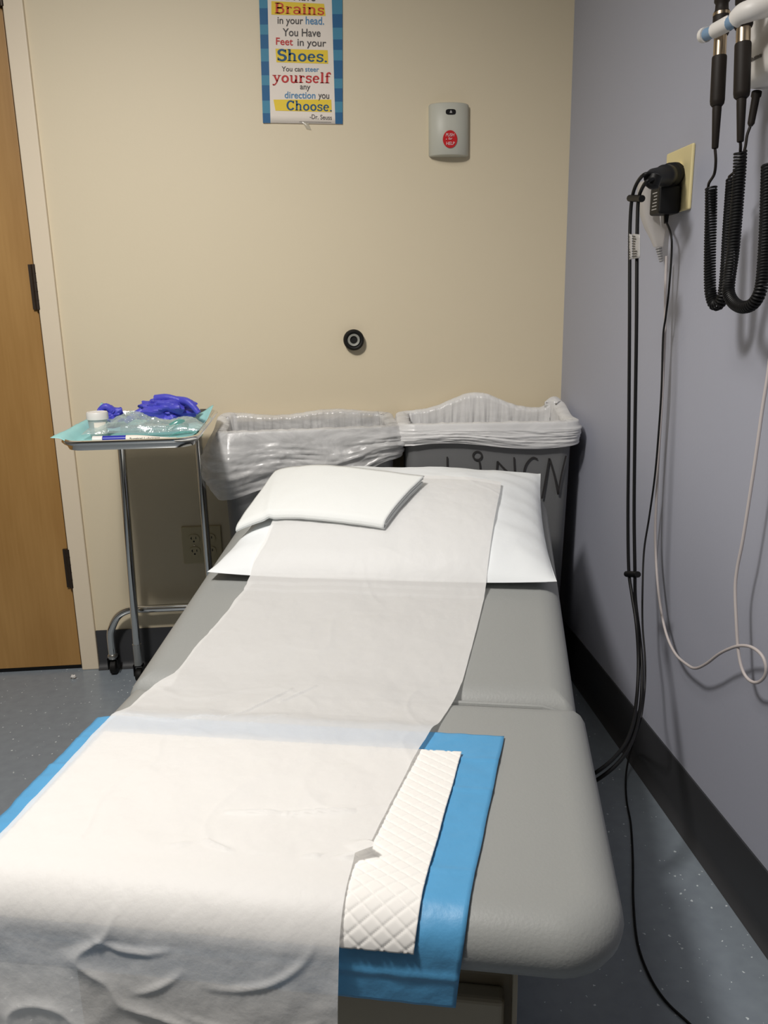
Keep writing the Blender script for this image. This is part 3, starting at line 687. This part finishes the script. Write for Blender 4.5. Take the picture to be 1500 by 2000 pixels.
def liner(name, mt, hx, hy, m, liftf, skirtf, seed, amp, label, puff):
    N_ = 640; rows = []
    per = rrect(1, 1, .001, 1)
    prof = [('in', -.30), ('in', -.2), ('in', -.1), ('in', -.04), ('top', 0), ('out', .0), ('out', .15), ('out', .3), ('out', .45), ('out', .6), ('out', .75), ('out', .9), ('out', 1.0), ('tuck', 1)]
    K = 84
    outl = rrect(hx, hy, .04, 60)[:]
    # resample evenly
    pts = [Vector((x, y, 0)) for x, y in outl]; L = [0]
    for i in range(len(pts)): L.append(L[-1]+(pts[(i+1) % len(pts)]-pts[i]).length)
    def at(d):
        d = d % L[-1]
        for i in range(len(pts)):
            if L[i+1] >= d: t = (d-L[i])/max(1e-9, L[i+1]-L[i]); p = pts[i].lerp(pts[(i+1) % len(pts)], t); return p
        return pts[0]
    P_ = [at(L[-1]*k/N_) for k in range(N_)]
    mb = MB(); rs = []
    for j in range(K):
        g = j/(K-1); ring = []
        for i, p in enumerate(P_):
            ang = i/N_; nrm = Vector((p.x/hx**1, p.y/hy**1, 0)); 
            q = Vector((math.copysign(1, p.x) if abs(p.x) > hx-.03 else 0, math.copysign(1, p.y) if abs(p.y) > hy-.03 else 0, 0))
            q = q.normalized() if q.length else Vector((0, 1, 0))
            lift = liftf(p.x/hx, p.y/hy); sk = skirtf(p.x/hx, p.y/hy)
            cxn = math.cos(ang*2*math.pi)*2; syn = math.sin(ang*2*math.pi)*2
            if g < .45:                      # inside, coming up
                t = g/.45; z = .745-.26*(1-t)+(lift+.004)*t**2; off = -.021-.018*(1-t)
                n1 = fbm(cxn*6+seed, syn*6, t*2+seed, 4); d = n1*.016*math.sin(math.pi*min(1, t*.9)+.1)
                n2 = (1-min(1, abs(fbm(cxn*14, syn*14, t*1.2+seed))*2.5))*.003*(1-t*.8); pos = p+q*(off+d*.7+n2-.006); zz = z+.004*fbm(cxn*5, syn*5, seed+5)*t
            elif g < .58:                    # over the rim
                t = (g-.45)/.13; a = math.pi*t; z = .745+lift+.0045*math.sin(a)+.0015; off = -.021+(.028)*(1-math.cos(a))/2-.004*math.sin(a)*0
                pos = p+q*off; zz = z+.004*fbm(cxn*5, syn*5, seed+5)*(1-t)
            else:
                t = (g-.58)/.42; z = .745+lift*(1-t)-(sk+lift)*t*1.0; off = .007+puff(p.x/hx, p.y/hy)*math.sin(math.pi*min(1, t*1.02))**.8
                rg = lambda v: 1-min(1, abs(v)*2.2)
                diag = fbm((p.x+p.y)*3+seed+t*1.5, t*3-p.x*2, seed, 3)*.8+rg(fbm((p.x+p.y)*4.5+seed+t*2.5, t*7-p.x*5, seed, 2))*.55; fine = rg(fbm(p.x*10+t*4, t*20-p.x*12, seed+2, 3))
                d = (amp*max(-.9, diag)+amp*.22*fine)*sstep(.10, .35, t)*(.4+.6*math.sin(math.pi*t))
                pos = p+q*(off+max(-.003, d)); zz = z
            ring.append(mt @ Vector((pos.x, pos.y, zz)))
        rs.append(ring)
    mb.rings(rs, False, False)
    o = mb.build(name, m, None, angle=180); return tag(o, label, 'bin liner')
def liftL(x, y): return .010*sstep(0, 1, y)+.012*sstep(.3, 1, y)*(.5+.5*math.sin(x*5))
def skL(x, y): return .148+.012*math.sin(x*4)-.05*sstep(.1, .9, x)*1.2+.02*sstep(-.2, -.9, x)
def puL(x, y): return .010+.022*sstep(-.5, -1, x)*sstep(1.2, 0, y)
def liftR(x, y):
    b = sstep(-.2, .9, y); return b*(.050*math.exp(-((x+.05)/.42)**2)+.034*math.exp(-((x-.93)/.10)**2)+.006)+.004
def skR(x, y): return .048+.010*math.sin(x*3)
def puR(x, y): return .004
liner('bin_liner', mL, .240, .118, M['linerA'], liftL, skL, 3.1, .012, 'crinkled see-through bag hanging low over the left bin rim', puL)
liner('bin_liner', mR, .236, .118, M['linerB'], liftR, skR, 8.4, .007, 'white bag puffed up above the rim of the corner bin', puR)
# marker lettering on the front of the corner bin
fpn = mR.to_3x3() @ Vector((0, -1, .018/.7)); fp0 = mR @ Vector((0, -.118+.012-.0016, .715))
def FP(x, y): return hit(x, y, fp0, fpn)
LETTERS = [MB() for _ in range(5)]; LI = [0]
def mk(pts, wd=3.2):
    q = [Vector((x, y, 0)) for x, y in pts]; q = spline(q, 6) if len(q) > 2 else [q[0].lerp(q[1], k/4) for k in range(5)]
    ribbon(LETTERS[LI[0]], [(p.x, p.y) for p in q], wd, lambda a, b: FP(a, b))
mk([(873.5, 892), (873.5, 915), (873, 955)]); mk([(873, 955), (900, 953)])
LI[0] = 1
mk([(941-8.5+8.5*math.cos(R(a)), 890+8*math.sin(R(a))) for a in range(-60, 301, 30)], 3.4)
mk([(936, 900), (938, 915), (940, 950)])
LI[0] = 2
mk([(971.5, 901), (969.5, 926), (968, 950)]); mk([(971.5, 901), (990, 920), (1008, 932)]); mk([(1004, 893), (1005.5, 930), (1006, 950)])
LI[0] = 3
mk([(1050, 897), (1040, 894), (1028, 906), (1023, 925), (1026, 950), (1040, 962)]); mk([(1026, 930), (1042, 926)], 3)
LI[0] = 4
mk([(1073, 895), (1066, 935), (1058.5, 974)], 4); mk([(1073, 895), (1083, 930), (1090, 966)], 3.6); mk([(1090, 966), (1096, 930), (1105.5, 890)], 3.6)
for lm, ln in zip(LETTERS, 'LINEN'): tag(lm.build('marker_letter', M['ink'], binR, smooth=False), 'black hand-drawn letter '+ln, None)

# ------------------------------------------------------------------ chrome instrument stand
TZ = .778; TX, TY, THX, THY = -.412, 2.005, .152, .225
st = thing('instrument_stand', (TX, TY, 0), 'chrome two-post instrument stand with tray in the corner by the door', 'stand')
mS = Matrix.Translation((TX, TY, 0)) @ Matrix.Rotation(R(0), 4, 'Z')
def TRr(hx, hy, z, r): return [mS @ Vector((x, y, TZ+z+.012*(y+THY)/(2*THY))) for x, y in rrect(hx, hy, r, 9)]
MB().rings([TRr(THX-.022, THY-.022, -.017, .035), TRr(THX-.014, THY-.014, -.018, .04), TRr(THX-.010, THY-.010, -.010, .045), TRr(THX-.004, THY-.004, -.006, .05), TRr(THX, THY, -.001, .052), TRr(THX-.001, THY-.001, .004, .052), TRr(THX-.007, THY-.007, .005, .048),
             TRr(THX-.012, THY-.012, -.004, .044), TRr(THX-.018, THY-.018, -.0145, .04), TRr(THX-.03, THY-.03, -.0155, .035)]).build('tray', M['chrome'], st, angle=60)
py_ = 2.236
pA = atY(239, 885, py_).x; pB = atY(389, 885, py_).x; pA2 = atY(270, 1290, py_).x; pB2 = atY(407, 1085, py_).x
fz = TZ-.022
hoop = [Vector((pA, py_, fz-.02)), Vector((pA, py_, fz-.006)), Vector((pA+.008, py_-.012, fz)), Vector((pA+.016, py_-.06, fz+.001)), Vector((pA+.016, 1.99, fz+.003)), Vector((pA+.03, 1.97, fz+.003)), Vector((pB-.03, 1.97, fz+.003)), Vector((pB-.016, 1.99, fz+.003)), Vector((pB-.016, py_-.06, fz+.001)), Vector((pB-.008, py_-.012, fz)), Vector((pB, py_, fz-.006)), Vector((pB, py_, fz-.02))]
MB().tube(hoop, .0055, 10, 4).build('tray_support', M['chrome'], st)
for a, b in ((pA, pA2), (pB, (pB2-pB)/.20*.0+pB2)):
    MB().tube([Vector((a, py_, fz-.015)), Vector((b, py_, .10))], .0112, 18).build('post', M['chrome'], st)
    lg = MB().tube([Vector((b, py_, .115)), Vector((b, py_, .075)), Vector((b, py_-.004, .05))], .0125, 16).build('foot_sleeve', M['dullchrome'], st)
    MB().lathe([(.006, 0), (.017, .001), (.019, .004), (.019, .016), (.017, .019), (.006, .02)], (b-.010, py_-.004, .020), (1, 0, 0), 22).build('caster_wheel', M['rubber'], lg)
    MB().box((b-.014, py_-.012, .018), (b-.0115, py_+.006, .052)).box((b+.0115, py_-.012, .018), (b+.014, py_+.006, .052)).box((b-.014, py_-.012, .048), (b+.014, py_+.006, .052)).build('caster_fork', M['black'], lg, smooth=False)
cyb = 2.288; czb = atY(330, 1187, cyb).z; cxl = atY(219, 1270, cyb).x; cxr = -.272
cb = [Vector((cxl, cyb, .062)), Vector((cxl, cyb, .12)), Vector((cxl+.006, cyb, czb-.055)), Vector((cxl+.028, cyb, czb-.018)), Vector((cxl+.065, cyb, czb)), Vector((cxl+.12, cyb, czb)), Vector((cxr-.12, cyb, czb)), Vector((cxr-.065, cyb, czb)), Vector((cxr-.028, cyb, czb-.018)), Vector((cxr-.006, cyb, czb-.055)), Vector((cxr, cyb, .12)), Vector((cxr, cyb, .062))]
MB().tube(cb, .0112, 16, 5).build('crossbar', M['chrome'], st)
for b in (pA2,): MB().tube([Vector((b, py_+.008, czb)), Vector((b, cyb-.008, czb))], .008, 12).build('brace', M['chrome'], st)
for cxx in (cxl, cxr):
    sl = MB().lathe([(.0135, 0), (.0145, .004), (.0145, .010), (.012, .014)], (cxx, cyb, .052), (0, 0, 1), 18).build('caster_collar', M['dullchrome'], st)
    MB().lathe([(.006, 0), (.018, .001), (.0225, .004), (.0225, .018), (.018, .021), (.006, .022)], (cxx-.011, cyb+.004, .0235), (1, 0, 0), 26).build('caster_wheel', M['rubber'], sl)
    MB().box((cxx-.015, cyb-.010, .020), (cxx-.0125, cyb+.016, .054)).box((cxx+.0125, cyb-.010, .020), (cxx+.015, cyb+.016, .054)).box((cxx-.015, cyb-.010, .050), (cxx+.015, cyb+.016, .054)).build('caster_fork', M['black'], sl, smooth=False)

# drape in the tray
dcorn = [atY(98, 855, 1.80), atY(352, 868, 1.79), atY(417, 791, 2.15), atY(198, 786, 2.21)]
def tray_floor(x, y):
    lx, ly = abs(x-TX), abs(y-TY); d = max(lx-(THX-.03), ly-(THY-.03)); tilt = .012*(y-TY+THY)/(2*THY)
    if d <= 0: return TZ-.014+tilt
    return TZ-.014+tilt+.022*sstep(0, .03, d)
def drape_fn(a, b):
    p = dcorn[0].lerp(dcorn[1], a).lerp(dcorn[3].lerp(dcorn[2], a), b)
    ea, eb = abs(a*2-1), abs(b*2-1); c = (ea*eb)**3
    bow = .03*(1-eb**2) if False else 0
    x, y = p.x, p.y
    z = tray_floor(x, y)+.0012+.002*abs(fbm(x*14, y*14, 2))
    k = max(0, (ea*eb-.45)/.55)
    return Vector((x, y, max(z*(1-k**1.5)+p.z*k**1.5, z)))
dr = MB().grid(60, 60, drape_fn).build('sterile_drape', M['drape'], None, solid=.0006, angle=180)
tag(dr, 'pale aqua paper drape lining the chrome tray, corners sticking out', 'drape')
def onT(x, y, h=0): p = atZ(x, y, TZ-.011+h); return p
# specimen cup
cpp = Vector((atY(193, 840, 1.93).x, 1.93, TZ-.008))
cu = thing('specimen_cup', cpp, 'frosted specimen cup with white screw lid on the tray', 'cup')
MB().lathe([(.017, 0), (.0195, .002), (.0225, .046), (.0225, .048), (.0215, .048), (.018, .004), (.0005, .003)], cpp+Vector((0, 0, .0005)), (0, 0, 1), 36).build('cup_body', M['cup'], cu)
lidm = MB(); N_ = 72
def lr(r, h, k=0): return [cpp+Vector(((r+k*(i % 2))*math.cos(2*math.pi*i/N_), (r+k*(i % 2))*math.sin(2*math.pi*i/N_), h)) for i in range(N_)]
lidm.rings([lr(.0235, .041), lr(.0242, .042, .0006), lr(.0240, .056, .0006), lr(.0228, .059), lr(.019, .0592), lr(.018, .058)]).build('lid', M['white'], cu)
lb = MB()
lb.grid(14, 2, lambda a, b: cpp+Vector((.0222*math.cos(R(-100+75*a)), .0222*math.sin(R(-100+75*a)), .008+.028*b))).build('paper_label', M['pwhite'], cu)
# tube of lubricant
ta = Vector((atY(181, 859, 1.835).x, 1.835, TZ-.0005)); tb2 = Vector((atY(345, 858, 1.835).x, 1.835, TZ-.0005)); dx = (tb2-ta)
tu = thing('lubricant_tube', ta, 'white and blue ointment tube lying along the front of the tray', 'tube')
MB().lathe([(.0072, 0), (.0082, .001), (.0082, .021), (.0076, .0225)], ta, dx, 24).build('cap', M['white'], tu)
def tub(t0, t1, key, nm):
    L = dx.length
    rs = []
    for k in range(14):
        t = t0+(t1-t0)*k/13; fl = sstep(.45, 1, t); ry = .0080*(1-fl)+.0095*fl; rz = .0080*(1-fl)+.0012*fl
        rs.append([ta+dx*t+Vector((0, ry*math.cos(a), rz*math.sin(a)-.002*fl)) for a in [2*math.pi*i/24 for i in range(24)]])
    MB().rings(rs).build(nm, M[key], tu)
tub(.125, .40, 'tubeblue', 'printed_shoulder'); tub(.401, 1, 'pwhite', 'tube_body')
tl = MB(); place_text(tl, 'Surgical Lubricant', ta+dx*.45+Vector((0, -.0092, -.001)), dx*.36, Vector((0, .0012, .0045)), .01); tl.build('tube_lettering', M['pgrey'], tu, smooth=False)
# gloves: crumpled hollow sheets with fingers
def blob(cx, cy, cz, rx, ry, rz, seed, amp=.35, n=46):
    mb = MB()
    def f(a, b):
        th, ph = 2*math.pi*a, math.pi*b; d = Vector((math.cos(th)*math.sin(ph), math.sin(th)*math.sin(ph), math.cos(ph)))
        q = d*1.6+Vector((seed, seed*2, 0)); k = 1+amp*noise.fractal(q, 1, 2, 3)+amp*.5*(abs(noise.noise(q*2.3))-.3)
        return Vector((cx+d.x*rx*k, cy+d.y*ry*k, cz+max(d.z*rz*k, -rz*.55)))
    return mb.grid(n, n, f, True)
g1 = onT(308, 815); gl = thing('rubber_glove', (-.395, 2.09, TZ), 'crumpled violet-blue glove at the back of the tray', 'glove')
gm = blob(-.375, 2.09, TZ+.030, .066, .045, .034, 1.3, .45)
gm.build('glove_palm', M['glove'], gl)
for q in ([(-.345, 2.07, TZ+.058), (-.315, 2.05, TZ+.055), (-.29, 2.04, TZ+.028)], [(-.40, 2.08, TZ+.062), (-.37, 2.07, TZ+.066), (-.335, 2.06, TZ+.058)], [(-.43, 2.05, TZ+.035), (-.455, 2.04, TZ+.022), (-.47, 2.04, TZ+.012)]):
    MB().tube(q, lambda t: .0105*(1-.35*t), 12, 5).build('glove_finger', M['glove'], gl)
g2 = thing('rubber_glove', (-.505, 2.06, TZ), 'small crumpled violet-blue glove right behind the specimen cup', 'glove')
blob(-.512, 2.06, TZ+.024, .030, .028, .026, 4.2, .5).build('glove_palm', M['glove'], g2)
MB().tube([(-.50, 2.05, TZ+.036), (-.515, 2.045, TZ+.050), (-.53, 2.045, TZ+.042)], lambda t: .010*(1-.3*t), 12, 5).build('glove_finger', M['glove'], g2)
# clear wrapper with teal-tinted pieces
wr_ = thing('plastic_wrapper', (-.40, 1.92, TZ), 'clear crinkled plastic packaging in the middle of the tray', 'packaging')
def wrap(a, b):
    x = -.535+.275*a; y = 1.875+.105*b+.01*math.sin(a*9)
    e = math.sin(math.pi*a)**.5*math.sin(math.pi*b)**.45
    h = .012+(.020+.020*math.exp(-((a-.38)/.16)**2)+.016*math.exp(-((a-.88)/.08)**2))*e+.012*e*fbm(a*7, b*4, 3)+.008*e*abs(fbm(a*18, b*9, 5))
    return Vector((x, y, TZ-.006+h))
MB().grid(90, 50, wrap).build('wrapper_film', M['clear'], wr_, angle=180)
MB().tube([(-.45, 1.905, TZ+.012), (-.40, 1.90, TZ+.014), (-.33, 1.905, TZ+.012)], .0085, 14, 4).build('clear_tube', M['clear'], wr_)
MB().tube([(-.345, 1.90, TZ+.010), (-.315, 1.905, TZ+.024), (-.305, 1.92, TZ+.012)], .008, 12, 4).build('teal_piece', M['teal'], wr_)
MB().grid(24, 14, lambda a, b: Vector((-.335+.075*a, 1.838+.04*b, TZ-.003+.014*math.sin(math.pi*a)**.7*(1-b*.5)+.002*fbm(a*5, b*5, 1)))).build('teal_flap', M['teal'], wr_)

# ------------------------------------------------------------------ right wall: outlet
pw = [atX(1304, 303, WX-.005), atX(1354, 288, WX-.005), atX(1346, 410, WX-.005), atX(1297, 415, WX-.005)]
oy0, oy1, oz0, oz1 = pw[1].y, pw[0].y+.002, 1.222, 1.339
ro = thing('wall_outlet', (WX, (oy0+oy1)/2, oz0), 'ivory wall outlet on the blue-grey wall with black plugs in it', 'outlet')
MB().box((WX-.0065, oy0, oz0), (WX, oy1, oz1)).build('cover_plate', M['ivory'], ro, smooth=False, bevel=.003)
oyc = (oy0+oy1)/2-.003
MB().lathe([(.0225, 0), (.0225, .0035), (.020, .0042)], (WX-.0066, oyc, 1.2925), (-1, 0, 0), 32).build('receptacle', M['ivory'], ro)
# round black plug with twin cord
pc = thing('electric_cable', (WX-.012, oyc, 1.2925), 'heavy black twin cable hanging from the wall outlet to the exam table', 'power cord')
pk0 = Vector((WX-.0112, oyc, 1.2925)); pk1 = atX(1268, 347, .610)
ax = pk1-pk0; Lp = ax.length
prof = [(.012, 0), (.0205, .002), (.0215, .006)]
for k in range(7): prof += [(.0205, .010+.005*k), (.0218, .012+.005*k)]
prof += [(.0180, .048), (.0178, .056), (.0195, .060), (.0195, .082), (.0165, .088), (.0150, Lp*.86), (.010, Lp)]
MB().lathe(prof, pk0, ax, 30).build('plug', M['black'], pc)
MB().lathe([(.005, 0), (.0125, .004), (.0125, .022), (.005, .026)], pk1+Vector((.012, 0, .006)), Vector((-.35, -.1, -1)), 20).build('cord_clamp', M['black'], pc)
def path_px(lst): return [atX(x, y, X) if X > 0 else atZ(x, y, -X) for x, y, X in lst]
c1p = [(1272, 340, .612), (1258, 341, .60), (1244, 358, .60), (1235, 385, .60), (1231, 430, .60), (1230, 500, .60), (1229.5, 650, .60), (1228, 850, .605), (1226.5, 1000, .61), (1228, 1110, .61), (1234, 1160, .61), (1243, 1220, .605), (1247, 1290, .60), (1244, 1360, .58), (1234, 1420, .54), (1212, 1466, .50), (1165, 1508, .445), (1100, 1538, .41)]
c2p = [(1275, 350, .612), (1264, 354, .60), (1254, 368, .60), (1247, 390, .60), (1245, 430, .60), (1244, 500, .60), (1243, 650, .60), (1240, 850, .605), (1238.5, 1000, .61), (1240, 1110, .61), (1241, 1170, .612), (1249, 1240, .612), (1254, 1300, .605), (1252, 1370, .585), (1240, 1430, .545), (1216, 1480, .50), (1168, 1522, .45), (1105, 1552, .41)]
for cp in (c1p, c2p): MB().tube(path_px(cp), .0033 if cp is c1p else .0034, 10, 6).build('cord', M['black'], pc)
def clip(px, py, X, wpx):
    a = atX(px-wpx/2, py, X); b = atX(px+wpx/2, py+1, X); d = (b-a)
    return MB().tube([a, a+d*.1, a+d*.9, b], lambda t: .0062, 10).build('cord_clip', M['black'], pc)
clip(1242, 387, .60, 24); clip(1235, 1121, .61, 22)
def lab(px0, px1, py0, py1, X):
    q = [atX(px0, py0, X), atX(px1, py0+2, X), atX(px1, py1, X), atX(px0, py1+2, X)]
    o = MB().grid(6, 8, lambda a, b: q[0].lerp(q[1], a).lerp(q[3].lerp(q[2], a), b)+Vector((-.002*math.sin(math.pi*a), 0, 0))).build('cord_label', M['foil'], pc, solid=.0005)
    t = MB()
    for k in range(9):
        f = .08+.1*k; l = random.uniform(.5, .85)
        p = lambda a, b: q[0].lerp(q[1], a).lerp(q[3].lerp(q[2], a), b)+Vector((-.0033, 0, 0))
        t.add([p(.12, f), p(l, f), p(l, f+.035), p(.12, f+.035)], [(0, 1, 2, 3)])
    t.build('label_print', M['ink'], o, smooth=False)
lab(1229, 1235, 456, 506, .5955); lab(1236, 1250, 456, 504, .5955)
# black adapter with thin cord
ad = thing('power_adapter', (WX-.012, oyc, 1.262), 'black wall adapter in the outlet with a thin black cord trailing onto the floor', 'adapter')
a1 = atX(1287, 363, .642); aw = .052
az1, az0 = 1.270, 1.218
MB().box((.676, oyc-.024, az0), (WX-.0075, oyc+.024, az1)).build('adapter_body', M['black'], ad, smooth=False, bevel=.005)
MB().tube([(.702, oyc, az0+.002), (.702, oyc, az0-.016)], lambda t: .0052-.0012*t, 12).build('strain_relief', M['black'], ad)
sp = [Vector((.702, oyc, az0-.012))]
tp = [(1312, 470, .701), (1307, 560, .70), (1300, 620, .697), (1295, 660, .697), (1292, 760, .697), (1286, 850, .697), (1279, 930, .695), (1268, 1010, .69), (1258, 1075, .68), (1255, 1150, .67), (1255, 1220, .665), (1260, 1290, .66), (1259, 1350, .65), (1250, 1410, .62), (1236, 1450, -.075), (1226, 1490, -.03), (1222, 1525, -.006), (1224, 1565, -.003), (1232, 1610, -.003), (1236, 1680, -.003), (1237, 1760, -.003), (1245, 1840, -.003), (1268, 1905, -.003), (1300, 1955, -.003), (1345, 1998, -.003), (1400, 2050, -.003)]
MB().tube(sp+path_px(tp), .0021, 8, 6).build('thin_cord', M['black'], ad)
ap = MB()
for k in range(6):
    f = az1-.012-.006*k; l = random.uniform(.012, .024)
    ap.box((.6755, oyc-.012, f-.0009), (.6759, oyc-.012+l, f+.0009))
ap.build('adapter_print', M['foil'], ad, smooth=False)
# clear plug with white cord
wc = thing('electric_cable', atX(1275, 400, .70), 'thin white cable with clear plug, looping down the blue-grey wall', 'power cord')
yc = oyc+.055
def cr_(cx_, cy_, z, hx, hy): return [Vector((cx_+x, cy_+y, z)) for x, y in rrect(hx, hy, min(hx, hy)*.5, 5)]
MB().rings([cr_(.693, yc, 1.282, .024, .019), cr_(.693, yc, 1.286, .026, .021), cr_(.694, yc, 1.27, .027, .022), cr_(.697, yc-.006, 1.22, .024, .017), cr_(.700, yc-.012, 1.198, .020, .015), cr_(.702, yc-.018, 1.178, .013, .011), cr_(.703, yc-.024, 1.160, .008, .008)]).build('clear_plug', M['clearplug'], wc)
s_ = MB()
for k in range(6): s_.lathe([(.0062-.0005*k, 0), (.0062-.0005*k, .002)], (.703, yc-.026-.003*k, 1.158-.005*k), (0, -.3, -1), 14)
s_.build('strain_relief', M['foil'], wc)
wp = [(1302, 500, .703), (1300, 560, .703), (1299, 650, .704), (1296, 720, .705), (1292, 800, .706), (1287, 880, .706), (1282, 980, .705), (1280, 1050, .703), (1283, 1120, .70), (1290, 1185, .697), (1302, 1240, .693), (1320, 1278, .69), (1345, 1300, .688), (1360, 1305, .686), (1380, 1296, .684), (1405, 1277, .682), (1430, 1265, .682), (1450, 1261, .684), (1470, 1265, .686), (1488, 1280, .688), (1496, 1302, .69), (1493, 1322, .692), (1479, 1333, .692), (1463, 1328, .69), (1450, 1308, .687), (1442, 1270, .685), (1438, 1210, .683), (1436, 1150, .682), (1440, 1110, .682), (1450, 1060, .682), (1462, 985, .682), (1475, 900, .683), (1489, 800, .685), (1500, 730, .687), (1510, 640, .69), (1516, 560, .695)]
MB().tube(path_px(wp), .0027, 10, 6).build('white_cord', M['cordwhite'], wc)

# ------------------------------------------------------------------ wall-mounted scope set
XB = .655
b0 = atX(1424, 178, XB); 
sc = thing('scope_station', (WX, 1.15, b0.z), 'white wall-mounted scope charging station at the upper right', 'scope station')
by1 = b0.y; bz0 = b0.z
bd = MB()
def br_(x, ins):
    out = []
    yc_, hy_, hz_ = by1-.17, .17-ins, .17-ins
    for y, z in rrect(hy_, hz_, .03, 6): out.append(Vector((x, yc_+y, bz0+.165+z)))
    return out
bd.rings([br_(WX-.0005, .004), br_(WX-.02, .0), br_(XB+.012, .002), br_(XB+.003, .008), br_(XB, .018)]).build('housing', M['white'], sc, angle=60)
lg = MB(); q0 = atX(1467, 121, XB-.0008); q1 = atX(1488, 111, XB-.0008)
for k in range(8):
    p = q0.lerp(q1, k/8); p2 = q0.lerp(q1, k/8+.085); hh = .004+.002*random.random()
    lg.add([p, p2, p2+Vector((0, 0, hh)), p+Vector((0, 0, hh))], [(0, 1, 2, 3)])
lg.build('faint_logo', M['pgrey'], sc, smooth=False)
def bar(pts, r, key, nm, flat=1.0):
    mb = MB().tube(pts, r, 14, 4); return mb.build(nm, M[key], sc)
K1 = [atX(1375, 70, .600), atX(1384, 67, .602)]
bar([atX(1374, 69, .60), atX(1380, 67, .60)], .0105, 'white', 'cradle_tip')
bar([atX(1380, 67, .60), atX(1396, 61, .602)], .0085, 'sensor', 'cradle_sensor')
bar([atX(1396, 60, .602), atX(1420, 47, .606), atX(1424, 45, .607)], .0105, 'white', 'cradle_arm')
bar([atX(1421, 47, .606), atX(1440, 38, .610)], .0095, 'sensor', 'cradle_sensor')
bar([atX(1441, 37, .610), atX(1452, 26, .612), atX(1475, 18, .622), atX(1500, 12, .64), atX(1530, 5, .66)], .014, 'white', 'cradle_arm')
def handle(top, bot, X, label, tailpts, coil, rr, nme, tail2=None):
    t = atX(*top, X); b = atX(*bot, X-.0); h = thing('diagnostic_scope', b, label, 'medical scope', 'scope handles in the wall cradles')
    ax = (t-b); L = ax.length; k = rr
    zf = lambda y: (bot[1]-y)/(bot[1]-top[1])*L     # distance along the axis for a pixel row
    g0, g1, g2, g3, g4 = nme
    MB().lathe([(.0042, 0), (.0048, .001), (.0066, zf(g0)-.006), (.0066, zf(g0))], b, ax, 18).build('strain_relief', M['brownblack'], h)
    MB().lathe([(.0075, zf(g0)), (k*.93, zf(g0)+.003), (k, zf(g0)+.008), (k, zf(g1)-.002), (k*.95, zf(g1))], b, ax, 28).build('grip', M['brownblack'], h)
    MB().lathe([(k*.86, zf(g1)), (k*.86, zf(g2))], b, ax, 28).build('metal_barrel', M['brass'], h)
    MB().lathe([(k*1.0, zf(g2)), (k*1.12, zf(g2)+.003), (k*1.12, zf(g3)), (k*.9, zf(g3)+.004), (k*.85, zf(g4)), (k*1.05, zf(g4)+.003), (k*1.1, L)], b, ax, 28).build('scope_head', M['brownblack'], h)
    MB().lathe([(k*1.135, 0), (k*1.135, .004)], b+ax.normalized()*(zf(g3)-.004), ax, 28).build('metal_ring', M['brass'], h)
    if tailpts: MB().tube([b]+path_px(tailpts), .0022, 8, 5).build('straight_cord', M['brownblack'], h)
    pts = spline(path_px(coil), 40)
    # helix along the resampled path
    D = [0]
    for i in range(1, len(pts)): D.append(D[-1]+(pts[i]-pts[i-1]).length)
    turns = D[-1]/.0043; n = int(turns*11); out = []; j = 0; nrm = Vector((1, 0, 0))
    for i in range(n):
        d = D[-1]*i/(n-1)
        while j < len(D)-2 and D[j+1] < d: j += 1
        f = (d-D[j])/max(1e-9, D[j+1]-D[j]); p = pts[j].lerp(pts[j+1], f); tg = (pts[min(j+2, len(pts)-1)]-pts[max(j-1, 0)]).normalized()
        nrm = (nrm-tg*nrm.dot(tg)).normalized(); bi = tg.cross(nrm); a = 2*math.pi*turns*i/(n-1)
        out.append(p+(nrm*math.cos(a)+bi*math.sin(a))*.0078)
    MB().tube(out, .0019, 6).build('coiled_cord', M['black'], h)
    if tail2: MB().tube(path_px(tail2), .0022, 8, 5).build('lead_cord', M['brownblack'], h)
    return h
handle((1415, -90), (1396.5, 290), .612, 'slim dark scope handle in the far cradle, nearest the cream wall',
       [(1398, 315, .614), (1395, 340, .62), (1385, 357, .63), (1383, 368, .635)],
       [(1389, 366, .636), (1388.5, 420, .637), (1387, 480, .638), (1386.5, 540, .64), (1388, 572, .642), (1395, 594, .645), (1406, 592, .648), (1414, 570, .65), (1419, 520, .652), (1423, 450, .655), (1430, 350, .66)],
       .0105, (205, 106, 66, 22, 4), [(1430, 352, .66), (1424, 346, .662), (1432, 338, .664), (1444, 320, .664), (1455, 290, .667), (1459, 265, .668), (1465, 248, .672)])
handle((1456, -90), (1446, 277, ), .618, 'dark scope handle in the near cradle, beside the white housing',
       [(1446.5, 285, .620), (1446, 295, .624)],
       [(1446, 296, .626), (1444, 340, .63), (1438, 420, .634), (1432, 490, .637), (1424, 550, .64), (1424, 575, .64), (1436, 594, .64), (1455, 600, .64), (1474, 590, .642), (1487, 560, .645), (1493, 500, .65), (1497, 420, .653), (1500, 320, .655)],
       .0112, (191, 82, 52, 25, 8))
# small plug under the housing
p0 = atX(1478, 180, .684); p1 = atX(1466, 246, .674)
sp_ = tag(MB().lathe([(.0075, 0), (.0075, .006), (.006, .008), (.0052, (p1-p0).length-.004), (.003, (p1-p0).length)], p0, p1-p0, 18).build('cord_plug', M['brownblack']), None, None)
sp_.parent = sc; sp_.matrix_parent_inverse = Matrix.Translation(sc.location).inverted()

# crumb on the floor by the door
cq = atZ(143, 1323, .004); cm = blob(cq.x, cq.y, .006, .007, .006, .006, 2.2, .6, 14)
tag(cm.build('paper_scrap', M['white'], None), 'tiny white scrap on the floor in front of the door', 'scrap')
